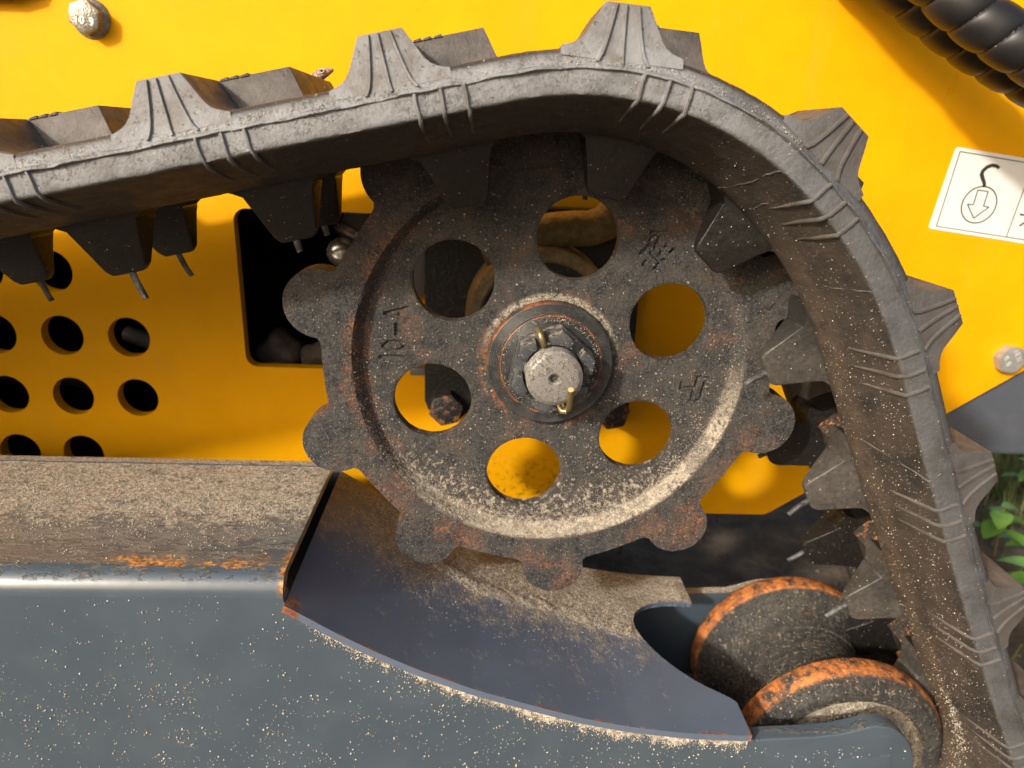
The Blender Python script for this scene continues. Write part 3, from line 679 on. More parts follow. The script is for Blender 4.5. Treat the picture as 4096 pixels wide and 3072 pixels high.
# ------------------------------------------------------------------ drive sprocket
HOLE0 = 1.412
def sprocket_outline():
    half = []
    for a in np.linspace(90, -8, 13): half.append((.265*math.cos(R(a)), 1.840+.265*math.sin(R(a))))
    half += [(.272, 1.787), (.290, 1.768), (.325, 1.754), (.40, 1.735), (.48, 1.711)]
    out = []
    for k in range(10):
        base = R(-14+36*k); wob = random.uniform(-.004, .004)
        for u, v in [(-x, y) for x, y in half[::-1]]+half[1:]:
            v2 = v+wob; a = base-math.pi/2
            # local u tangential, v radial
            out.append((v2*math.cos(base)-u*math.sin(base), v2*math.sin(base)+u*math.cos(base)))
    return out
def seg_dist(p, a, b):
    ab = b-a; t = np.clip(((p-a)@ab)/(ab@ab), 0, 1); return np.linalg.norm(p-(a+t[:, None]*ab), axis=1)
def sprocket():
    root = thing('drive_sprocket', 'rusty black ten tooth drive sprocket with six round holes under the track', 'sprocket', (0, 0, -2.1))
    outer = sprocket_outline()
    holes = []
    for k in range(6):
        a = HOLE0-k*math.pi/3; c = (math.cos(a), math.sin(a))
        holes.append([(c[0]+.317*(1+.006*math.sin(5*t+k)+random.uniform(-.006, .006))*math.cos(t), c[1]+.317*(1+random.uniform(-.006, .006))*math.sin(t)) for t in np.linspace(0, 2*math.pi, 72, endpoint=False)])
    # engraved casting marks
    strokes = []
    for ch, (x, z) in zip('10-A', ((-1.262, .005), (-1.238, .098), (-1.218, .235), (-1.215, .361))):
        strokes += text_strokes(ch, x, z,   .17 if ch != '-' else .11, .095, 0, math.pi/2)
    strokes += [[(1.23, -.098), (1.213, -.209), (1.195, -.284)], [(1.293, -.131), (1.283, -.207), (1.275, -.277)], [(1.231, -.101), (1.252, -.092)], [(1.266, -.105), (1.309, -.101)], [(1.099, -.191), (1.215, -.193)], [(1.099, -.191), (1.099, -.152)], [(1.287, -.215), (1.328, -.203)], [(1.235, -.299), (1.273, -.298)],
                [(.706, 1.053), (.825, 1.051)], [(.744, 1.027), (.706, .992)], [(.648, .887), (.704, .951), (.727, .931)], [(.677, .812), (.696, .833)], [(.864, .895), (.902, .931)], [(.771, .787), (.834, .852)], [(.757, .973), (.842, .908)], [(.785, 1.029), (.75, .911)], [(.789, .878), (.837, .949)], [(.73, .904), (.808, .837)]]
    pts = []
    st = .032
    for j, z in enumerate(np.arange(-2.1, 2.1, st*.866)):
        for x in np.arange(-2.1, 2.1, st): pts.append((x+(st/2 if j % 2 else 0)+random.uniform(-.004, .004), z+random.uniform(-.004, .004)))
    for x0, x1, z0, z1 in ((-1.36, -1.12, -.08, .44), (1.07, 1.35, -.33, -.06), (.62, .93, .76, 1.08)):
        pts = [p for p in pts if not (x0 < p[0] < x1 and z0 < p[1] < z1)]
        for x in np.arange(x0, x1, .010):
            for z in np.arange(z0, z1, .010): pts.append((x+random.uniform(-.001, .001), z+random.uniform(-.001, .001)))
    pts = [p for p in pts if not (1.44 < math.hypot(*p) < 1.60)]
    for r in (1.452, 1.470, 1.488, 1.505, 1.522, 1.540, 1.556, 1.572, 1.588):
        pts += [(r*math.cos(a), r*math.sin(a)) for a in np.linspace(0, 2*math.pi, 280, endpoint=False)+r*7]
    for hl in holes:      # rounded hole edges
        c = np.mean(hl, axis=0)
        for f in (1.03, 1.07): pts += [tuple(c+(np.array(p)-c)*f) for p in hl[::2]]
    A = np.array(pts); keep = pip(outer, A)
    for hl in holes:
        c = np.mean(hl, axis=0); keep &= np.hypot(A[:, 0]-c[0], A[:, 1]-c[1]) > .323
    # keep away from the outline
    O = np.array(outer); d = np.min(np.linalg.norm(A[:, None]-O[None], axis=2), axis=1) if len(A) < 30000 else np.concatenate([np.min(np.linalg.norm(A[i:i+2000, None]-O[None], axis=2), axis=1) for i in range(0, len(A), 2000)])
    keep &= d > .012
    A = A[keep]
    hc = np.array([np.mean(h, axis=0) for h in holes])
    def front(v):
        r = np.hypot(v[:, 0], v[:, 1])
        t = np.clip((r-1.482)/(1.562-1.482), 0, 1); y = -.115*(t*t*(3-2*t))
        y += rng.normal(0, .0018, len(v))
        d = np.full(len(v), 9.)
        near = (np.abs(v[:, 0]+1.24) < .2) | (np.abs(v[:, 0]-1.21) < .2) | (np.abs(v[:, 0]-.78) < .25)
        for s in strokes:
            for a, b in zip(s[:-1], s[1:]): d[near] = np.minimum(d[near], seg_dist(v[near], np.array(a), np.array(b)))
        y += .024*np.clip((.018-d)/.009, 0, 1)
        dh = np.min(np.linalg.norm(v[:, None]-hc[None], axis=2), axis=1)
        y += .010*np.clip((.330-dh)/.013, 0, 1)
        return y
    V, F = plate(outer, holes, 0.0, .115, A, front)
    part('toothed_disc', V, F, M['cast'], root, 32)
    # hub flange
    V, F = lathe([(0, -.02), (.20, -.066), (.395, -.068), (.403, -.062), (.410, -.068), (.490, -.067), (.503, -.056), (.508, -.03), (.51, .02)], 0, 0, 128)
    part('hub_flange', V, F, M['turned'], root, 30)
    # castle nut
    bm = bmesh.new()
    hexp = [(.352*math.cos(R(20+60*k)), .352*math.sin(R(20+60*k))) for k in range(6)]
    merge(bm, prism_bm(hexp, -.175, -.06, .010))
    for k in range(6):     # six upstands between the slots
        a0 = 20+60*k; poly = []
        hw = 30-9.5
        inner = [(.232*math.cos(R(a0+t)), .232*math.sin(R(a0+t))) for t in np.linspace(-hw+4, hw-4, 5)]
        corner = (.340*math.cos(R(a0)), .340*math.sin(R(a0)))
        flat = lambda t: .340*math.cos(R(30))/math.cos(R(30-abs(t)))
        out = [(flat(t)*math.cos(R(a0+t)), flat(t)*math.sin(R(a0+t))) for t in (hw, hw*.5, 0, -hw*.5, -hw)]
        merge(bm, prism_bm(inner+out, -.305, -.17, .012))
    bm_part('castle_nut', bm, M['nut'], root, 38)
    # axle end with a centre drilling and thread
    pr = [(.0, -.34), (.028, -.345), (.034, -.405), (.050, -.420), (.172, -.422), (.185, -.416), (.205, -.398)]
    y = -.392
    while y < -.10: pr += [(.2145, y), (.2145, y+.008), (.207, y+.013)]; y += .018
    V, F = lathe(pr, 0, -.0, 96)
    part('axle_end', V, F, M['shaft'], root, 40)
    # split pin: loop at the top slot, two bent legs below
    a = R(112); c, s = math.cos(a), math.sin(a)
    loop = []
    for t in np.linspace(-.35*math.pi, 1.35*math.pi, 22):
        rr = .300+.052*math.cos(t+math.pi/2)*-1; loop.append((rr*c+.0, -.292-.062*math.sin(t+math.pi/2)*1.0, rr*s))
    loop = [(.205*c, -.235, .205*s)]+[((.300-.062*math.cos(t))*c, -.255-.068*math.sin(t), (.300-.062*math.cos(t))*s) for t in np.linspace(.1*math.pi, 1.75*math.pi, 22)]
    bm = bmesh.new()
    def addtube(path, r, seg=10):
        Vt, Ft = tube(path, r, seg); vs = [bm.verts.new(v) for v in Vt]
        for f in Ft: bm.faces.new([vs[i] for i in f])
    addtube([(p[0]+.010, p[1], p[2]) for p in loop], .026)
    leg = [(.075, -.25, -.215), (.105, -.265, -.262), (.128, -.30, -.278), (.132, -.345, -.262), (.128, -.40, -.205), (.122, -.452, -.13), (.116, -.492, -.052)]
    addtube(leg, .025); leg2 = [(.055, -.25, -.215), (.060, -.27, -.270), (.085, -.285, -.305), (.120, -.302, -.300)]
    addtube(leg2, .025)
    cp = bm_part('split_pin', bm, M['cotter'], root, 50)
    bm = bmesh.new()
    for p, q, r2 in ((leg[-1], leg[-2], .0235), (leg2[-1], leg2[-2], .0235)):
        d = (Vector(p)-Vector(q)).normalized(); Vt, Ft = tube([Vector(p)-d*.002, Vector(p)+d*.003], r2, 10); vs = [bm.verts.new(v) for v in Vt]
        for f in Ft: bm.faces.new([vs[i] for i in f])
    bm_part('cut_end', bm, M['cutwire'], cp, 50, 'bright cut end of the bent pin leg')
    # drive shaft behind the disc
    V, F = lathe([(0, .115), (.36, .116), (.36, 1.2)], 0, 0, 48)
    part('drive_shaft', V, F, M['black'], root)
    return root
sprocket()

# ------------------------------------------------------------------ drive motor behind the sprocket
def hexbolt_bm(cx, cz, y0, y1, r, phase=0, dome=.78):
    bm = bmesh.new()
    hp = [(cx+r*math.cos(R(phase+60*k)), cz+r*math.sin(R(phase+60*k))) for k in range(6)]
    # intersect hexagon with a cone to get the chamfered crown
    n = 72; V0 = []; V1 = []; V2 = []
    ap = r*math.cos(R(30))
    for k in range(n):
        a = 2*math.pi*k/n; ph = (math.degrees(a)-phase) % 60-30
        rh = ap/math.cos(R(ph)); hgt = abs(y1-y0); rc = r*dome
        yc = y1+(rh-rc)*.42 if rh > rc else y1
        V0.append(bm.verts.new((cx+rh*math.cos(a), y0, cz+rh*math.sin(a)))); V1.append(bm.verts.new((cx+rh*math.cos(a), yc, cz+rh*math.sin(a)))); V2.append(bm.verts.new((cx+rc*math.cos(a), y1, cz+rc*math.sin(a))))
    for k in range(n):
        j = (k+1) % n
        bm.faces.new((V0[k], V0[j], V1[j], V1[k])); bm.faces.new((V1[k], V1[j], V2[j], V2[k]))
    bm.faces.new(V2); bm.faces.new(V0[::-1])
    return bm
def motor():
    root = thing('drive_motor', 'black drive motor flange with tan ring behind the sprocket holes', 'motor', (0, 1.5, -1.2))
    poly = [(-1.13, 1.05), (-1.13, -1.02), (-1.09, -1.12), (-.98, -1.23), (-.86, -1.265), (-.74, -1.22), (-.66, -1.125), (-.56, -1.10), (.60, -1.10), (.70, -1.12), (.80, -1.24), (.92, -1.27), (1.05, -1.21), (1.10, -1.08), (1.07, 1.05)]
    V, F = plate(poly, [], 1.72, 1.97)
    part('mounting_plate', V, F, M['black'], root)
    for x, z in ((-.895, -1.065), (.90, -1.065)):
        bm_part('plate_bolt', hexbolt_bm(x, z, 1.73, 1.55, .185, 15, .80), M['rbolt'], root, 30)
    V, F = lathe([(.0, 1.22), (.60, 1.22), (.60, 1.30)], .04, 0, 64)
    part('motor_body', V, F, M['black'], root)
    V, F = lathe([(.60, 1.24), (.605, 1.17), (.63, 1.15), (.70, 1.15), (.735, 1.17), (.75, 1.21), (.75, 1.74)], .04, .0, 96)
    part('motor_ring', V, F, M['tan'], root, 35, True, 'tan metal ring round the motor body')
    pth = [(-.55, 1.45, .66), (-.2, 1.42, .79), (.1, 1.40, .875), (.30, 1.40, .90), (.46, 1.40, .905), (.60, 1.40, .96), (.70, 1.40, 1.06), (.78, 1.42, 1.22), (.84, 1.45, 1.5)]
    pp = []
    for a, b in zip(pth[:-1], pth[1:]):
        for t in (0, .34, .67): pp.append([a[i]+(b[i]-a[i])*t for i in range(3)])
    pp.append(pth[-1])
    V, F = tube(pp, .17, 20)
    part('motor_pipe', V, F, M['tan'], root, 50)
motor()

# ------------------------------------------------------------------ track frame
GX = np.array([-1.90, -1.857, -1.815, -1.525, -1.271, -.966, -.536, -.078, .294, .668, 1.125, 1.50, 1.643])
GZ = np.array([-1.438, -1.466, -1.497, -1.690, -1.840, -2.000, -2.189, -2.345, -2.462, -2.548, -2.613, -2.636, -2.640])
def gz(x):
    # smoothed interpolation
    xs = np.atleast_1d(x); return (np.interp(xs-.06, GX, GZ)+2*np.interp(xs, GX, GZ)+np.interp(xs+.06, GX, GZ))/4
def frame():
    root = thing('track_frame', 'grey painted track frame beam with a dusty rusting top at lower left', 'track frame', (-2.5, 0, -4.15))
    # bent channel: top plate, bend, start of the front face
    R0 = .165; zt = -1.258; yf = -1.15
    sec = [(yf, zt-R0-.002)]
    for a in np.linspace(180, 90, 9)[1:]: sec.append((yf+R0+R0*math.cos(R(a)), zt-R0+R0*math.sin(R(a))))
    for y in (-.9, -.6, -.3, 0, .3): sec.append((y, zt))
    sec += [(.56, zt), (.58, zt-.012), (.58, zt-.06)]
    sec += [(.3, zt-.062), (-.9, zt-.062), (yf+R0, zt-.062), (yf+.062, zt-R0)]
    xs = [-14, -8, -6, -5, -4.5, -4, -3.5, -3, -2.6, -2.3, -2.1, -1.98, -1.90]
    m = len(sec); V = []
    for x in xs:
        for y, z in sec: V.append((x, y, z))
    F = [(i*m+k, i*m+(k+1) % m, (i+1)*m+(k+1) % m, (i+1)*m+k) for i in range(len(xs)-1) for k in range(m) if k != m-1]
    F.append(tuple((len(xs)-1)*m+k for k in range(m)))
    part('top_beam', V, F, M['grey'], root, 30)
    # front side plate
    gl = [(x, float(gz(x)[0])-.055) for x in np.linspace(-1.86, 1.64, 40)]
    arm = [(1.70, -2.732), (1.785, -2.722), (2.01, -2.709), (2.2, -2.697), (2.335, -2.677), (2.44, -2.652), (2.525, -2.625), (2.60, -2.60), (2.68, -2.59), (2.76, -2.598), (2.85, -2.64), (2.93, -2.71), (3.0, -2.81), (3.05, -2.93), (3.085, -3.06), (3.10, -3.40), (2.98, -3.85), (2.6, -4.10)]
    poly = [(-14, zt-R0-.002), (-1.90, zt-R0-.002), (-1.895, -1.45)]+gl+arm+[(-14, -4.15)]
    V, F = plate(poly, [], yf, yf+.13)
    bm = bmesh.new(); vs = [bm.verts.new(v) for v in V]
    for f in F: bm.faces.new([vs[i] for i in f])
    bmesh.ops.recalc_face_normals(bm, faces=bm.faces)
    es = [e for e in bm.edges if len(e.link_faces) == 2 and all(v.co.x > 1.66 for v in e.verts) and all(abs(v.co.y-yf) < 1e-4 for v in e.verts) and e.link_faces[0].normal.dot(e.link_faces[1].normal) < .5]
    bmesh.ops.bevel(bm, geom=es, offset=.016, segments=3, profile=.5, affect='EDGES')
    bm_part('side_plate', bm, M['grey'], root, 30)
    # welded patch near the lower edge of the arm
    bm_part('patch_plate', prism_bm([(2.395, -2.925), (2.84, -2.885), (2.95, -3.45), (2.42, -3.45)], yf-.012, yf+.02, .006), M['grey'], root, 30)
    # rear side plate
    gl = [(x, float(gz(x)[0])-.10) for x in np.linspace(-1.88, 1.6, 24)]
    poly = [(-14, -1.40), (-1.90, -1.40)]+gl+[(1.70, -2.84), (2.2, -2.82), (2.5, -2.72), (2.7, -2.70), (2.95, -2.82), (3.09, -3.05), (3.1, -3.4), (2.9, -3.9), (-14, -4.1)]
    V, F = plate(poly, [], .865, .965)
    part('rear_plate', V, F, M['grey'], root, 30)
    # curved guard under the sprocket, with the notch for the idler
    Y0, Y1 = -1.19, .88; U0, U1 = -1.885, 1.643
    notch = [(1.675, -.847), (1.60, -.80), (1.515, -.736), (1.43, -.68), (1.352, -.616), (1.24, -.50), (1.133, -.359), (1.05, -.22), (1.0, -.107), (.968, .0), (.968, .114), (1.01, .23), (1.098, .33), (1.21, .40), (1.339, .440), (1.50, .452), (1.675, .452)]
    notch = [(min(x, U1), y) for x, y in notch]
    outer = [(u, Y0) for u in np.linspace(U0, U1, 60)]+notch+[(U1, Y1)]+[(u, Y1) for u in np.linspace(U1, U0, 60)[1:]]
    ex = [(u+random.uniform(-.01, .01), y) for u in np.arange(U0+.05, U1-.03, .05) for y in np.arange(Y0+.06, Y1-.03, .09)]
    nA = np.array(notch+[(3, .452), (3, -.847)]); E2 = np.array(ex); E2 = E2[~pip(nA, E2)]
    dn = np.min(np.linalg.norm(E2[:, None]-np.array(notch)[None], axis=2), axis=1); E2 = E2[dn > .03]
    vv, ff, loops = triangulate(outer, [], [tuple(p) for p in E2])
    th = .055; n = len(vv); V = []
    zz = gz(vv[:, 0]); sl2 = (gz(vv[:, 0]+.03)-gz(vv[:, 0]-.03))/.06
    nx = -sl2/np.sqrt(1+sl2**2); nz = 1/np.sqrt(1+sl2**2)
    V = [(vv[i, 0], vv[i, 1], zz[i]) for i in range(n)]+[(vv[i, 0]-nx[i]*th, vv[i, 1], zz[i]-nz[i]*th) for i in range(n)]
    F = [tuple(t) for t in ff]+[tuple(t[::-1]+n) for t in ff]
    for lp in loops:
        for k in range(len(lp)):
            a, b = lp[k], lp[(k+1) % len(lp)]; F.append((a, b, b+n, a+n))
    part('curved_guard', V, F, M['guard'], root, 30, True, 'dark blue grey curved guard plate with a rounded notch, dusty below the sprocket')
frame()

# ------------------------------------------------------------------ idler wheel
def idler():
    root = thing('idler_wheel', 'double flanged iron idler wheel with orange rusty rims at lower right', 'idler wheel', (2.75, 0, -4.4))
    cx, cz = 2.75, -3.42
    pr = [(.16, -.94), (.40, -.94), (.44, -.925), (.475, -.86), (.49, -.80), (.515, -.745), (.535, -.735), (.69, -.735), (.705, -.745), (.715, -.775), (.735, -.792), (.80, -.800), (.845, -.792), (.872, -.772), (.93, -.70), (.955, -.655), (.962, -.60), (.960, -.54), (.950, -.515), (.925, -.500),
          (.86, -.480), (.80, -.445), (.745, -.395), (.70, -.325), (.682, -.27), (.676, -.235), (.655, -.225), (.648, -.20), (.645, 0)]
    pr2 = [(r, -y) for r, y in pr[::-1][1:]]
    # concentric step on the inner faces
    V, F = lathe(pr+pr2, cx, cz, 160)
    part('wheel_body', V, F, M['idler'], root, 32)
    V, F = lathe([(0, -1.02), (.15, -1.02), (.158, -1.01), (.158, 1.0)], cx, cz, 32)
    part('axle_pin', V, F, M['black'], root)
idler()

# ------------------------------------------------------------------ yellow machine body
PY = 2.0
def body():
    root = thing('loader_body', 'bright yellow painted side panel of the machine behind the track', 'machine body', (0, 2.5, -2.5))
    gx, gz0, gp, gr = -4.9818, .1995, .6886, .2179
    holes = []
    for i, j in ((0, 0), (0, 1), (0, 2), (0, 3), (1, 1), (1, 2), (-1, 0), (-1, 1), (-1, 2), (-1, 3), (-2, 0), (-2, 1), (-2, 2), (-2, 3), (-3, 1), (-3, 2)):
        holes.append(circle(gx+i*gp, gz0-j*gp, gr, 56))
    holes.append(rrect(-3.085, -.78, -1.42, .905, .13, 8))
    outer = [(-14, -2.515), (2.98, -2.512), (3.06, -2.47), (5.714, -.574), (9.0, 1.77), (9.0, 6.0), (-14, 6.0)]
    V, F = plate(outer, holes, PY, PY+.13)
    # small rounding on the front edges of the openings
    part('side_panel', V, F, M['yellow'], root, 30)
    # closed dark engine bay behind the panel
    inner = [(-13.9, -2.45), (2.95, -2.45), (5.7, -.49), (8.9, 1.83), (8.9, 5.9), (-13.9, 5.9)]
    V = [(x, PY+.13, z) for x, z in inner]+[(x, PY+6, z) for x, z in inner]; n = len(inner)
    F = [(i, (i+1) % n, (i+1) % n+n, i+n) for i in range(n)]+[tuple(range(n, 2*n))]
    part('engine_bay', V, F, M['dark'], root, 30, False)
    # top-left overhanging cover edge
    bm_part('cover_edge', prism_bm([(-14, 2.60), (-4.88, 2.665), (-4.70, 2.72), (-4.5, 3.0), (-14, 3.0)], 1.86, 1.99, .02, 3), M['grey'], root)
    # flanged bolt top left
    c = (-4.204, 2.556)
    V, F = lathe([(.105, PY-.07), (.125, PY-.045), (.145, PY-.033), (.164, PY-.024), (.172, PY-.012), (.170, PY+.001)], c[0], c[1], 64)
    fb = part('flange_bolt', V, F, M['yzinc'], root, 40, True, 'silver flanged bolt stamped T 10.9 at the top left of the panel')
    h = bm_part('bolt_head', hexbolt_bm(c[0], c[1], PY-.03, PY-.145, .146, 20, .76), M['yzinc'], fb, 24)
    bm = bmesh.new()
    for s in text_strokes('T', c[0]+.006, c[1]+.042, .058, .056, .01, R(-2))+text_strokes('10.9', c[0]+.004, c[1]-.034, .058, .038, .012, R(-6)): ribbon(bm, s, .0115, PY-.151, PY-.143)
    bm_part('stamped_mark', bm, M['stamp'], fb, 60)
    # plain hex bolt right
    c = (5.455, -.428)
    hb = bm_part('hex_bolt', hexbolt_bm(c[0], c[1], PY, PY-.105, .166, 53, .88), M['zinc'], root, 24, 'bright zinc hexagon bolt near the right edge of the panel')
    bm = bmesh.new()
    for s in text_strokes('8.8', c[0]-.055, c[1]-.012, .056, .038, .012, R(-55))+text_strokes('HEW', c[0]+.048, c[1]+.055, .056, .038, .012, R(-55)): ribbon(bm, s, .0095, PY-.111, PY-.103)
    bm_part('stamped_mark', bm, M['stamp'], hb, 60)
    # white label with hook symbol
    a = R(-6.2); ca, sa = math.cos(a), math.sin(a); ox, oz = 4.262, 1.802
    def L2(u, v): return (ox+u*ca-v*sa, oz+u*sa+v*ca)
    lab = [L2(u, v) for u, v in rrect(.0, -.832, 1.75, .0, .035, 5)]
    V, F = plate(lab, [], PY-.006, PY-.0005)
    lb = part('warning_label', V, F, M['label'], root, 30, True, 'white sticker with a hook and arrow symbol on the yellow panel')
    y0, y1 = PY-.0085, PY-.0055
    bm = bmesh.new(); ribbon(bm, [(4.773, 1.614), (4.735, 1.633), (4.688, 1.637), (4.642, 1.618), (4.607, 1.58), (4.601, 1.544), (4.625, 1.503), (4.653, 1.462), (4.667, 1.420)], [.030, .034, .036, .038, .040, .042, .040, .036, .036], y0, y1)
    bm_part('hook_symbol', bm, M['ink'], lb, 60)
    bm = bmesh.new()
    for pts, wd, cl in (([(4.312, 1.757), (4.256, 1.002)], .009, 0), ([(4.312, 1.757), (5.9, 1.585)], .009, 0), ([(4.256, 1.002), (5.9, .83)], .009, 0), ([(5.122, 1.665), (5.055, .920)], .009, 0)): ribbon(bm, pts, wd, y0, y1)
    bm_part('frame_line', bm, M['inkline'], lb, 60)
    bm = bmesh.new(); ribbon(bm, circle(4.660, 1.238, .187, 60), .014, y0, y1, True)
    bm_part('circle_line', bm, M['inkline'], lb, 60)
    bm = bmesh.new(); ar = [(4.606, 1.387), (4.721, 1.376), (4.712, 1.226), (4.775, 1.219), (4.640, 1.099), (4.533, 1.240), (4.597, 1.236)]
    for p, q in zip(ar, ar[1:]+ar[:1]): ribbon(bm, [p, q], .012, y0, y1)
    bm_part('arrow_symbol', bm, M['inkline'], lb, 60)
    bm = bmesh.new(); ribbon(bm, [(5.132, 1.158), (5.250, 1.148)], .018, y0, y1); ribbon(bm, [(5.250, 1.148), (5.225, 1.085), (5.164, 1.040)], .018, y0, y1)
    bm_part('letter_mark', bm, M['ink'], lb, 60)
    # small grey stop beside the window
    bm_part('grey_stop', prism_bm([(-1.32, .60), (-1.13, .60), (-1.13, .12), (-1.32, .03)], 1.86, 2.01, .02), M['fit2'], root)
    bm_part('grey_stop', prism_bm([(-1.30, -.70), (-1.12, -.70), (-1.12, -.78), (-1.30, -.79)], 1.86, 2.01, .015), M['fit2'], root)
    return root
body()

def grey_plate():
    poly = [(4.70, -1.33), (5.714, -.594), (9.2, 1.85), (9.2, -1.70), (5.6, -1.672), (4.70, -1.66)]
    o = bm_part('blade_arm', prism_bm(poly, 2.06, 2.45, .05, 3), M['blade'], None)
    tag(o, 'dark grey steel arm plate below the yellow panel at right edge', 'steel arm')
grey_plate()

def fitting():
    root = thing('hydraulic_fitting', 'silver ball ended hydraulic fitting inside the square window of the yellow panel', 'hydraulic fitting', (-2.1, 2.7, .4))
    ax = Vector((.42, .35, .84)).normalized()
    b0 = Vector((-2.10, 2.50, .42))
    V, F = tube([b0+ax*t for t in (.17, .2, .25, .27)], .2, 32, True, lambda i, a: (.17, .205, .205, .17)[i])
    part('collar', V, F, M['fit'], root)
    V, F = tube([b0+ax*t for t in (.26, .3, 1.2)], .17, 24, True)
    part('grey_sleeve', V, F, M['fit2'], root)
    rr = [(math.sin(t)*.17, -math.cos(t)*.17) for t in np.linspace(.02, math.pi-.02, 14)]
    V, F = tube([b0+ax*(y) for _, y in rr], .1, 28, True, lambda i, a: rr[i][0])
    part('ball_end', V, F, M['fit'], root, 60)
    t2 = thing('clod', 'brown clods of dirt lying in the bottom of the square window', 'dirt', (-2.8, 2.7, -.9))
    for x, z, r in ((-2.92, -.84, .26), (-2.48, -.92, .24)):
        bm = bmesh.new(); bmesh.ops.create_icosphere(bm, subdivisions=3, radius=r)
        for v in bm.verts: v.co = v.co*(1+.18*math.sin(v.co.x*17+x*9)*math.cos(v.co.z*15)) + Vector((x, 2.75, z))
        bm_part('lump', bm, M['stone'], t2, 60)
    r2 = thing('interior_hose', 'dim black hose end seen through the round panel holes', 'hose', (-4.6, 3.0, -.6))
    V, F = tube([(-4.62, 2.62, -.62), (-4.40, 2.56, -.68), (-4.15, 2.5, -.73)], .09, 16); part('hose_end', V, F, M['fit2'], r2)
    V, F = tube([(-7.0, 2.7, -1.12), (-6.2, 2.6, -1.08), (-5.4, 2.62, -1.14), (-5.0, 2.8, -1.3)], .13, 16); part('hose_run', V, F, M['hose'], r2)
fitting()

# ------------------------------------------------------------------ wrapped hydraulic hoses, top right
def hose(ctrl, r0, pitch, label, phase):
    C = [Vector(c) for c in ctrl]; path = []
    for k in range(len(C)-1):
        p0, p1, p2, p3 = C[max(k-1, 0)], C[k], C[k+1], C[min(k+2, len(C)-1)]; m = max(2, int((p2-p1).length/.011))
        for q in range(m):
            t = q/m; path.append(.5*((2*p1)+(p2-p0)*t+(2*p0-5*p1+4*p2-p3)*t*t+(3*p1-p0-3*p2+p3)*t**3))
    acc = [0.0]
    for a, b in zip(path[:-1], path[1:]): acc.append(acc[-1]+(b-a).length)
    def rf(i, a):
        f = (acc[i]/pitch + a/(2*math.pi)+phase) % 1.0
        return r0*(.85+.15*max(0.0, 1-abs(2*f-1)**2.4)**.5)*(1.0 if f > .035 else .975)
    V, F = tube(path, r0, 56, True, rf)
    o = part('hydraulic_hose', V, F, M['hose'], None, 26)
    tag(o, label, 'hose', 'spiral wrapped hydraulic hoses')
    return o
HR = [(2.20, 1.70, 3.75), (2.668, 1.62, 3.379), (3.02, 1.55, 3.162), (3.654, 1.30, 2.692), (4.216, 1.05, 2.355), (4.803, .85, 2.042), (5.6, .6, 1.65)]
HF = [(2.25, 1.2, 3.66), (2.748, 1.10, 3.267), (3.071, 1.02, 3.062), (3.359, .90, 2.815), (3.724, .75, 2.572), (3.95, .67, 2.44), (4.436, .50, 2.182), (5.2, .25, 1.85)]
hose(HR, .228, .288, 'rear black spiral wrapped hydraulic hose, lower of the two, nearer the yellow panel', .1)
hose(HF, .212, .288, 'front black spiral wrapped hydraulic hose crossing the top right corner above the other', .55)

# ------------------------------------------------------------------ lizard peeking over the track
def lizard():
    root = thing('lizard', 'tiny pinkish brown lizard peeking over the top of the rubber track', 'lizard', (-2.0, 1.0, 1.80))
    # joints: tail .. body .. neck .. head .. snout  (position, radius)
    J = [((-2.62, 1.02, 1.70), .012), ((-2.46, 1.02, 1.735), .020), ((-2.30, 1.0, 1.80), .036), ((-2.16, .98, 1.90), .056), ((-2.05, .96, 1.985), .062), ((-1.985, .95, 2.045), .055), ((-1.935, .945, 2.098), .056), ((-1.895, .94, 2.118), .050), ((-1.855, .94, 2.132), .034), ((-1.825, .94, 2.143), .022), ((-1.808, .94, 2.148), .012)]
    E = [(i, i+1) for i in range(len(J)-1)]
    for bi, dx in ((4, .02), (2, -.03)):
        for sd in (-1, 1):
            b = J[bi][0]; i0 = len(J)
            J += [((b[0]+dx*.5, b[1]+sd*.075, b[2]-.015), .018), ((b[0]+dx+.03, b[1]+sd*.13, b[2]-.06), .013), ((b[0]+dx+.06, b[1]+sd*.12, b[2]-.12), .010)]
            E += [(bi, i0), (i0, i0+1), (i0+1, i0+2)]
    off = root_loc(root)
    me = bpy.data.meshes.new('lizard_body'); me.from_pydata([Vector(p)*S-off for p, _ in J], E, [])
    o = bpy.data.objects.new('lizard_body', me); COL.objects.link(o); o.parent = root
    md = o.modifiers.new('skin', 'SKIN'); sv = me.skin_vertices[0].data
    for k, (_, r) in enumerate(J): sv[k].radius = (r*S, r*S*.92); sv[k].use_root = (k == 4)
    sd = o.modifiers.new('sub', 'SUBSURF'); sd.levels = 2; sd.render_levels = 2
    dg = bpy.context.evaluated_depsgraph_get(); ev = bpy.data.meshes.new_from_object(o.evaluated_get(dg))
    o.modifiers.clear(); o.data = ev; ev.materials.clear(); ev.materials.append(M['lizard'])
    ev.polygons.foreach_set('use_smooth', [True]*len(ev.polygons))
    for sdn in (-1, 1):
        bm = bmesh.new(); bmesh.ops.create_uvsphere(bm, u_segments=16, v_segments=10, radius=.0125)
        for v in bm.verts: v.co = Vector((v.co.x*1.25, v.co.y*.6, v.co.z*.8))+Vector((-1.898, .94+sdn*.0465, 2.132))
        bm_part('eye', bm, M['eye'], root)
        bm = bmesh.new()
        Vt, Ft = tube([(-1.898+.021*math.cos(t), .94+sdn*.0475, 2.131+.013*math.sin(t)) for t in np.linspace(0, 2*math.pi, 17)], .0042, 8, False); vs = [bm.verts.new(v) for v in Vt]
        for f in Ft: bm.faces.new([vs[i] for i in f])
        bm_part('eyelid', bm, M['lid'], root)
lizard()

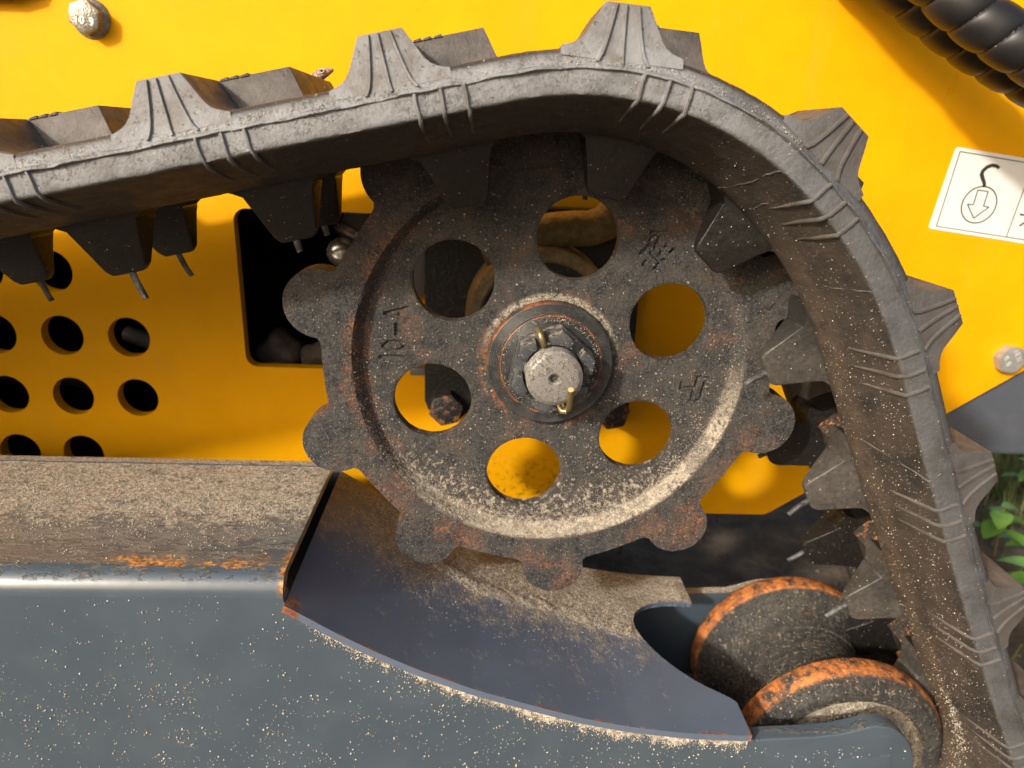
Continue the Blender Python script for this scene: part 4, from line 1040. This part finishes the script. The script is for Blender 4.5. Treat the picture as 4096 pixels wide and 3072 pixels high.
# ------------------------------------------------------------------ plants on the ground at right and under the machine
def plant(x, y, h, n, seed, label, leafL=.55, leafW=.16):
    rr = random.Random(seed); gz_ = -5.10
    root = thing('weed_plant', label, 'weed', (x, y, gz_), 'weeds on the bare soil')
    top = Vector((x+rr.uniform(-.1, .1)*h, y+rr.uniform(-.1, .1)*h, gz_+h))
    V, F = tube([Vector((x, y, gz_)).lerp(top, t) for t in (0, .5, 1)], .022, 6); part('stem', V, F, M['stem'], root)
    for k in range(n):
        f = .35+.65*(k+1)/n; p = Vector((x, y, gz_)).lerp(top, f); a = k*2.4+rr.uniform(-.4, .4); tilt = rr.uniform(.0, .55); L = leafL*rr.uniform(.7, 1.15)*(1.15-.35*f); W = leafW*rr.uniform(.8, 1.2)
        d = Vector((math.cos(a)*math.cos(tilt), math.sin(a)*math.cos(tilt), math.sin(tilt))); sd = d.cross(Vector((0, 0, 1))).normalized(); up = sd.cross(d)
        Vl = []; Fl = []; m = 7
        for i in range(m+1):
            t = i/m; c = p+d*(L*t)-Vector((0, 0, 1))*(.45*L*t*t); wv = W*math.sin(math.pi*min(1, t*.92+.06))**.8*(1 if i < m else .05)
            Vl += [c+sd*wv+up*.25*wv, c, c-sd*wv+up*.25*wv]
        for i in range(m): Fl += [(3*i, 3*i+1, 3*i+4, 3*i+3), (3*i+1, 3*i+2, 3*i+5, 3*i+4)]
        part('leaf', Vl, Fl, M['leaf'], root, 80, fix=False)
def vegetation():
    plant(8.9, 5.05, 1.0, 9, 1, 'bright green weed with pointed leaves just right of the track', .75, .17)
    plant(9.5, 4.6, .9, 8, 2, 'bushy green weed at the right edge of the picture beside the track', .75, .18)
    plant(8.35, 3.55, .8, 8, 3, 'low green weed nearest the bottom end of the track at right', .7, .17)
    plant(11.2, 7.3, .9, 8, 4, 'pale green weed farther off below the grey arm plate', .6, .12)
    plant(2.03, 4.98, .75, 5, 5, 'small weed growing in the dark under the machine', .42, .15)
    plant(8.0, 2.6, .7, 7, 6, 'small green weed peeping out beside the lowest tread lugs', .6, .15)
    V = []; F = []
    for k in range(2600):
        x = rng.uniform(6.5, 18); y = rng.uniform(1.5, 16)
        if rng.random() < .55: x, y = rng.normal(11.5, 1.2), rng.normal(8.3, 1.0)
        h = rng.uniform(.25, .8); a = rng.uniform(0, 6.28); b = rng.uniform(.1, .6)*h; wv = .018
        dx, dy = math.cos(a), math.sin(a); i = len(V)
        V += [(x-dy*wv, y+dx*wv, -5.13), (x+dy*wv, y-dx*wv, -5.13), (x+dx*b*.35-dy*wv*.7, y+dy*b*.35+dx*wv*.7, -5.13+h*.6), (x+dx*b*.35+dy*wv*.7, y+dy*b*.35-dx*wv*.7, -5.13+h*.6), (x+dx*b, y+dy*b, -5.13+h)]
        F += [(i, i+1, i+3, i+2), (i+2, i+3, i+4)]
    o = part('grass', V, F, M['grass'], None, 80, fix=False); tag(o, 'thin dry green grass on the soil at the right', 'grass', None, 'stuff')
    V = []; F = []
    for k in range(700):
        x = rng.uniform(-2, 18); y = rng.uniform(0, 15); r = rng.uniform(.03, .12); i = len(V)
        oc = np.array([(1, 0, 0), (0, 1, 0), (-1, 0, 0), (0, -1, 0), (0, 0, 1), (0, 0, -.4)])*r*rng.uniform(.6, 1.3, (6, 3))
        V += [tuple(p) for p in oc+np.array([x, y, -5.11])]
        F += [tuple(i+j for j in f) for f in ((0, 1, 4), (1, 2, 4), (2, 3, 4), (3, 0, 4), (1, 0, 5), (2, 1, 5), (3, 2, 5), (0, 3, 5))]
    o = part('pebbles', V, F, M['stone'], None, 80, False, fix=False); tag(o, 'small clods and pebbles on the soil', 'pebbles', None, 'stuff')
vegetation()

# ------------------------------------------------------------------ loose sand grains
def sand():
    pos = []; rad = []
    def addp(P, r0, r1):
        P = np.asarray(P, float)
        if len(P): pos.append(P); rad.append((r0+(r1-r0)*rng.random(len(P))**3.0)*.82)
    # sparse grains on the front face of the frame, clumped
    c = np.c_[rng.uniform(-4.4, 3.0, 1100), rng.uniform(-3.9, -1.42, 1100)]
    c2 = np.c_[c[:, 0], np.where(rng.random(1100) < .35, c[:, 1]-(c[:, 1]+3.2)*.4, c[:, 1])]
    P = np.concatenate([c2, (c2[rng.integers(0, 1100, 3200)]+rng.normal(0, .05, (3200, 2)))])
    lim = np.where(P[:, 0] < -1.9, -1.40, np.where(P[:, 0] < 1.64, gz(P[:, 0])-.08, -2.80))
    P = P[(P[:, 1] < lim) & (P[:, 0] < 3.02)]
    addp(np.c_[P[:, 0], np.full(len(P), -1.152), P[:, 1]], .0040, .0125)
    # packed line under the lip of the guard
    for q in range(95):
        xc = rng.choice([rng.uniform(-1.7, 1.6), rng.normal(.2, .75)]); xc = min(max(xc, -1.72), 1.6)
        m = int(rng.uniform(40, 560)*np.interp(xc, [-1.75, -1.2, -.3, .9, 1.6], [.35, .6, 1, .9, .7])); sx = rng.uniform(.015, .07); sz = rng.uniform(.014, .070)
        xx = np.clip(xc+rng.normal(0, sx, m), -1.78, 1.63); dz = np.abs(rng.normal(0, sz, m))*np.exp(-((xx-xc)/(2.2*sx))**2)
        addp(np.c_[xx, -1.153-.022*rng.random(m)*np.exp(-dz/.05), gz(xx)-.058-dz], .0034, .0105)
    n = 2600; x = rng.uniform(-1.75, 1.62, n); dz = rng.exponential(.035, n); addp(np.c_[x, np.full(n, -1.153), gz(x)-.06-dz], .003, .009)
    # top of the beam
    n = 42000; x = rng.uniform(-5.0, -1.93, n); y = np.clip(rng.normal(-.05, .33, n), -1.0, .55)
    gx = rng.random((60, 40)); ix = np.clip(((x+5.1)*18).astype(int), 0, 59); iy = np.clip(((y+1.05)*24).astype(int), 0, 39)
    gs = (gx+np.roll(gx, 1, 0)+np.roll(gx, 1, 1)+np.roll(gx, -1, 0))/4; fx = (x+5.1)*18-ix; fyy = (y+1.05)*24-iy; ix2 = np.minimum(ix+1, 59); iy2 = np.minimum(iy+1, 39)
    gv = (gs[ix, iy]*(1-fx)+gs[ix2, iy]*fx)*(1-fyy)+(gs[ix, iy2]*(1-fx)+gs[ix2, iy2]*fx)*fyy
    k = gv > rng.uniform(.30, .68, n)
    addp(np.c_[x, y, np.full(n, -1.255)][k], .0018, .0080)
    n = 900; addp(np.c_[rng.uniform(-5, -1.95, n), rng.uniform(-1.0, .5, n), np.full(n, -1.255)], .003, .009)
    # guard
    n = 30000; x = rng.uniform(-1.75, 1.6, n); y = rng.uniform(-1.15, .82, n)
    k = rng.random(n) < np.clip((y+.75)/1.3, .02, 1)**1.3*np.interp(x, [-1.75, -.9, 1.6], [.35, 1, .8])
    kk = k & ~((x > .95) & (y > -.85) & (y < .46))
    addp(np.c_[x, y, gz(x)+.002][kk], .0016, .0068)
    n = 42000; x = rng.uniform(-1.5, 1.55, n); yc = np.interp(x, [-1.6, -1.29, -1.09, -.83, -.49, .2, .81, 1.0, 1.6], [.72, .52, .24, .10, 0, .03, -.08, -.12, .5]); dy = rng.exponential(.26, n)-.05*rng.random(n); y = yc+dy
    g1 = np.interp(x*2+y*3.1, np.linspace(-8, 8, 90), rng.random(90)); g2 = np.interp(x*4.3-y*2.2, np.linspace(-10, 10, 130), rng.random(130))
    k = (y < .84) & (g1+g2 > rng.uniform(.35, 1.5, n)) & ~((x > .93) & (y > -.9) & (y < .47))
    addp(np.c_[x, y, gz(x)+.002+.030*np.exp(-((dy-.06)/.08)**2)*rng.random(n)*(g1 > .4)][k], .0018, .0078)
    # sprocket: ledge of the rim and lower web
    n = 16000; a = R(-90)+rng.normal(.12, .62, n); r = 1.545-np.abs(rng.normal(0, .045, n))-(rng.random(n) < .35)*rng.exponential(.14, n)
    t = np.clip((r-1.482)/.080, 0, 1); y = -.115*(t*t*(3-2*t))
    P = np.c_[r*np.cos(a), y-.003, r*np.sin(a)]
    k = np.ones(n, bool)
    for j in range(6):
        h = HOLE0-j*math.pi/3; k &= np.hypot(P[:, 0]-math.cos(h), P[:, 2]-math.sin(h)) > .335
    addp(P[k & (r > .55)], .0028, .0075)
    n = 3000; a = rng.uniform(0, 6.283, n); r = np.sqrt(rng.uniform(.52**2, 1.45**2, n)); P = np.c_[r*np.cos(a), np.full(n, -.002), r*np.sin(a)]; k = rng.random(n) < np.clip(.25-.45*P[:, 2], .05, .9)
    for j in range(6):
        h = HOLE0-j*math.pi/3; k &= np.hypot(P[:, 0]-math.cos(h), P[:, 2]-math.sin(h)) > .33
    addp(P[k], .0025, .0065)
    n = 900; a = rng.normal(R(95), .55, n); r = .515+np.abs(rng.normal(0, .014, n)); addp(np.c_[r*np.cos(a), -.004-rng.random(n)*.03, r*np.sin(a)], .003, .008)
    n = 800; a = rng.uniform(0, 6.28, n); r = .36+np.abs(rng.normal(0, .03, n)); k = rng.random(n) < .25+.75*(np.sin(a) > .2); addp(np.c_[r*np.cos(a), -.068-rng.random(n)*.03, r*np.sin(a)][k], .003, .008)
    n = 130; a = rng.uniform(0, 6.28, n); r = .24+rng.random(n)*.09; addp(np.c_[r*np.cos(a), np.full(n, -.307), r*np.sin(a)], .0025, .007)
    n = 260; a = rng.uniform(0, 6.28, n); r = .17*np.sqrt(rng.random(n)); addp(np.c_[r*np.cos(a), np.full(n, -.424), r*np.sin(a)], .002, .0055)
    # idler recess and contact with the track
    n = 9000; a = R(90)+rng.uniform(-1.6, 1.3, n); r = .61+rng.normal(0, .045, n); k = rng.random(n) < np.interp(np.interp(a, np.linspace(-1, 4, 60), rng.random(60)), [.1, .5], [.25, 1])
    addp(np.c_[2.75+r*np.cos(a), -.738-.03*rng.random(n), -3.42+r*np.sin(a)][k], .004, .012)
    # track: chamfer and crease on the right run, seam on the top run
    def ontrack(u, y, n):
        q, t, nn = path_at(u); return np.c_[q[:, 0]+nn[:, 0]*n, y, q[:, 1]+nn[:, 1]*n]
    n = 2400; u = rng.uniform(18.8, 25.5, n); y = rng.uniform(-1.26, -.56, n); nv = np.interp(y, [-1.268, -1.235, -.72, -.64, -.5], [-.138, -.155, -.298, -.312, -.316])
    k = rng.random(n) < np.interp(u, [18.8, 20, 21.5, 25], [.08, .22, .6, 1])
    addp(ontrack(u, y, nv-.003)[k], .0028, .0085)
    n = 3000; u = rng.uniform(13.2, 19.2, n); nv = .02+np.abs(rng.normal(0, .03, n))*np.sign(rng.random(n)-.25); k = np.interp(u, np.linspace(13, 19.4, 70), rng.random(70)) > rng.uniform(.15, .9, n)
    y = np.interp(nv, [-.11, -.012, .008, .04, .074], [-1.285, -1.29, -1.302, -1.279, -1.258]); addp(ontrack(u, y-.002, nv)[k], .0026, .0075)
    n = 600; u = rng.normal(24.5, .4, n); y = -.80+rng.normal(0, .035, n); addp(ontrack(u, y, np.interp(y, [-1.1, -.72, -.6], [-.193, -.298, -.313])-.004), .003, .009)
    P = np.concatenate(pos); r = np.concatenate(rad); n = len(P)
    oc = np.array([(1, 0, 0), (0, 1, 0), (-1, 0, 0), (0, -1, 0), (0, 0, 1), (0, 0, -1)], float)
    V = (oc[None]*rng.uniform(.6, 1.25, (n, 6, 1)))
    q = rng.normal(0, 1, (n, 3, 3)); Qm, _ = np.linalg.qr(q); V = np.einsum('nij,nkj->nki', Qm, V)*r[:, None, None]+P[:, None, :]
    fc = np.array([(0, 1, 4), (1, 2, 4), (2, 3, 4), (3, 0, 4), (1, 0, 5), (2, 1, 5), (3, 2, 5), (0, 3, 5)])
    F = (fc[None]+6*np.arange(n)[:, None, None]).reshape(-1, 3)
    me = bpy.data.meshes.new('loose_sand'); me.vertices.add(n*6); me.vertices.foreach_set('co', (V.reshape(-1)*S).astype(np.float32))
    me.loops.add(len(F)*3); me.loops.foreach_set('vertex_index', F.reshape(-1).astype(np.int32)); me.polygons.add(len(F))
    me.polygons.foreach_set('loop_start', (np.arange(len(F))*3).astype(np.int32)); me.update(calc_edges=True); me.validate()
    me.materials.append(M['sand'])
    o = bpy.data.objects.new('loose_sand', me); COL.objects.link(o)
    tag(o, 'pale sand grains scattered over the sprocket, frame and track', 'sand', None, 'stuff')
sand()
for o in scn.objects:
    if '_root' in o: del o['_root']
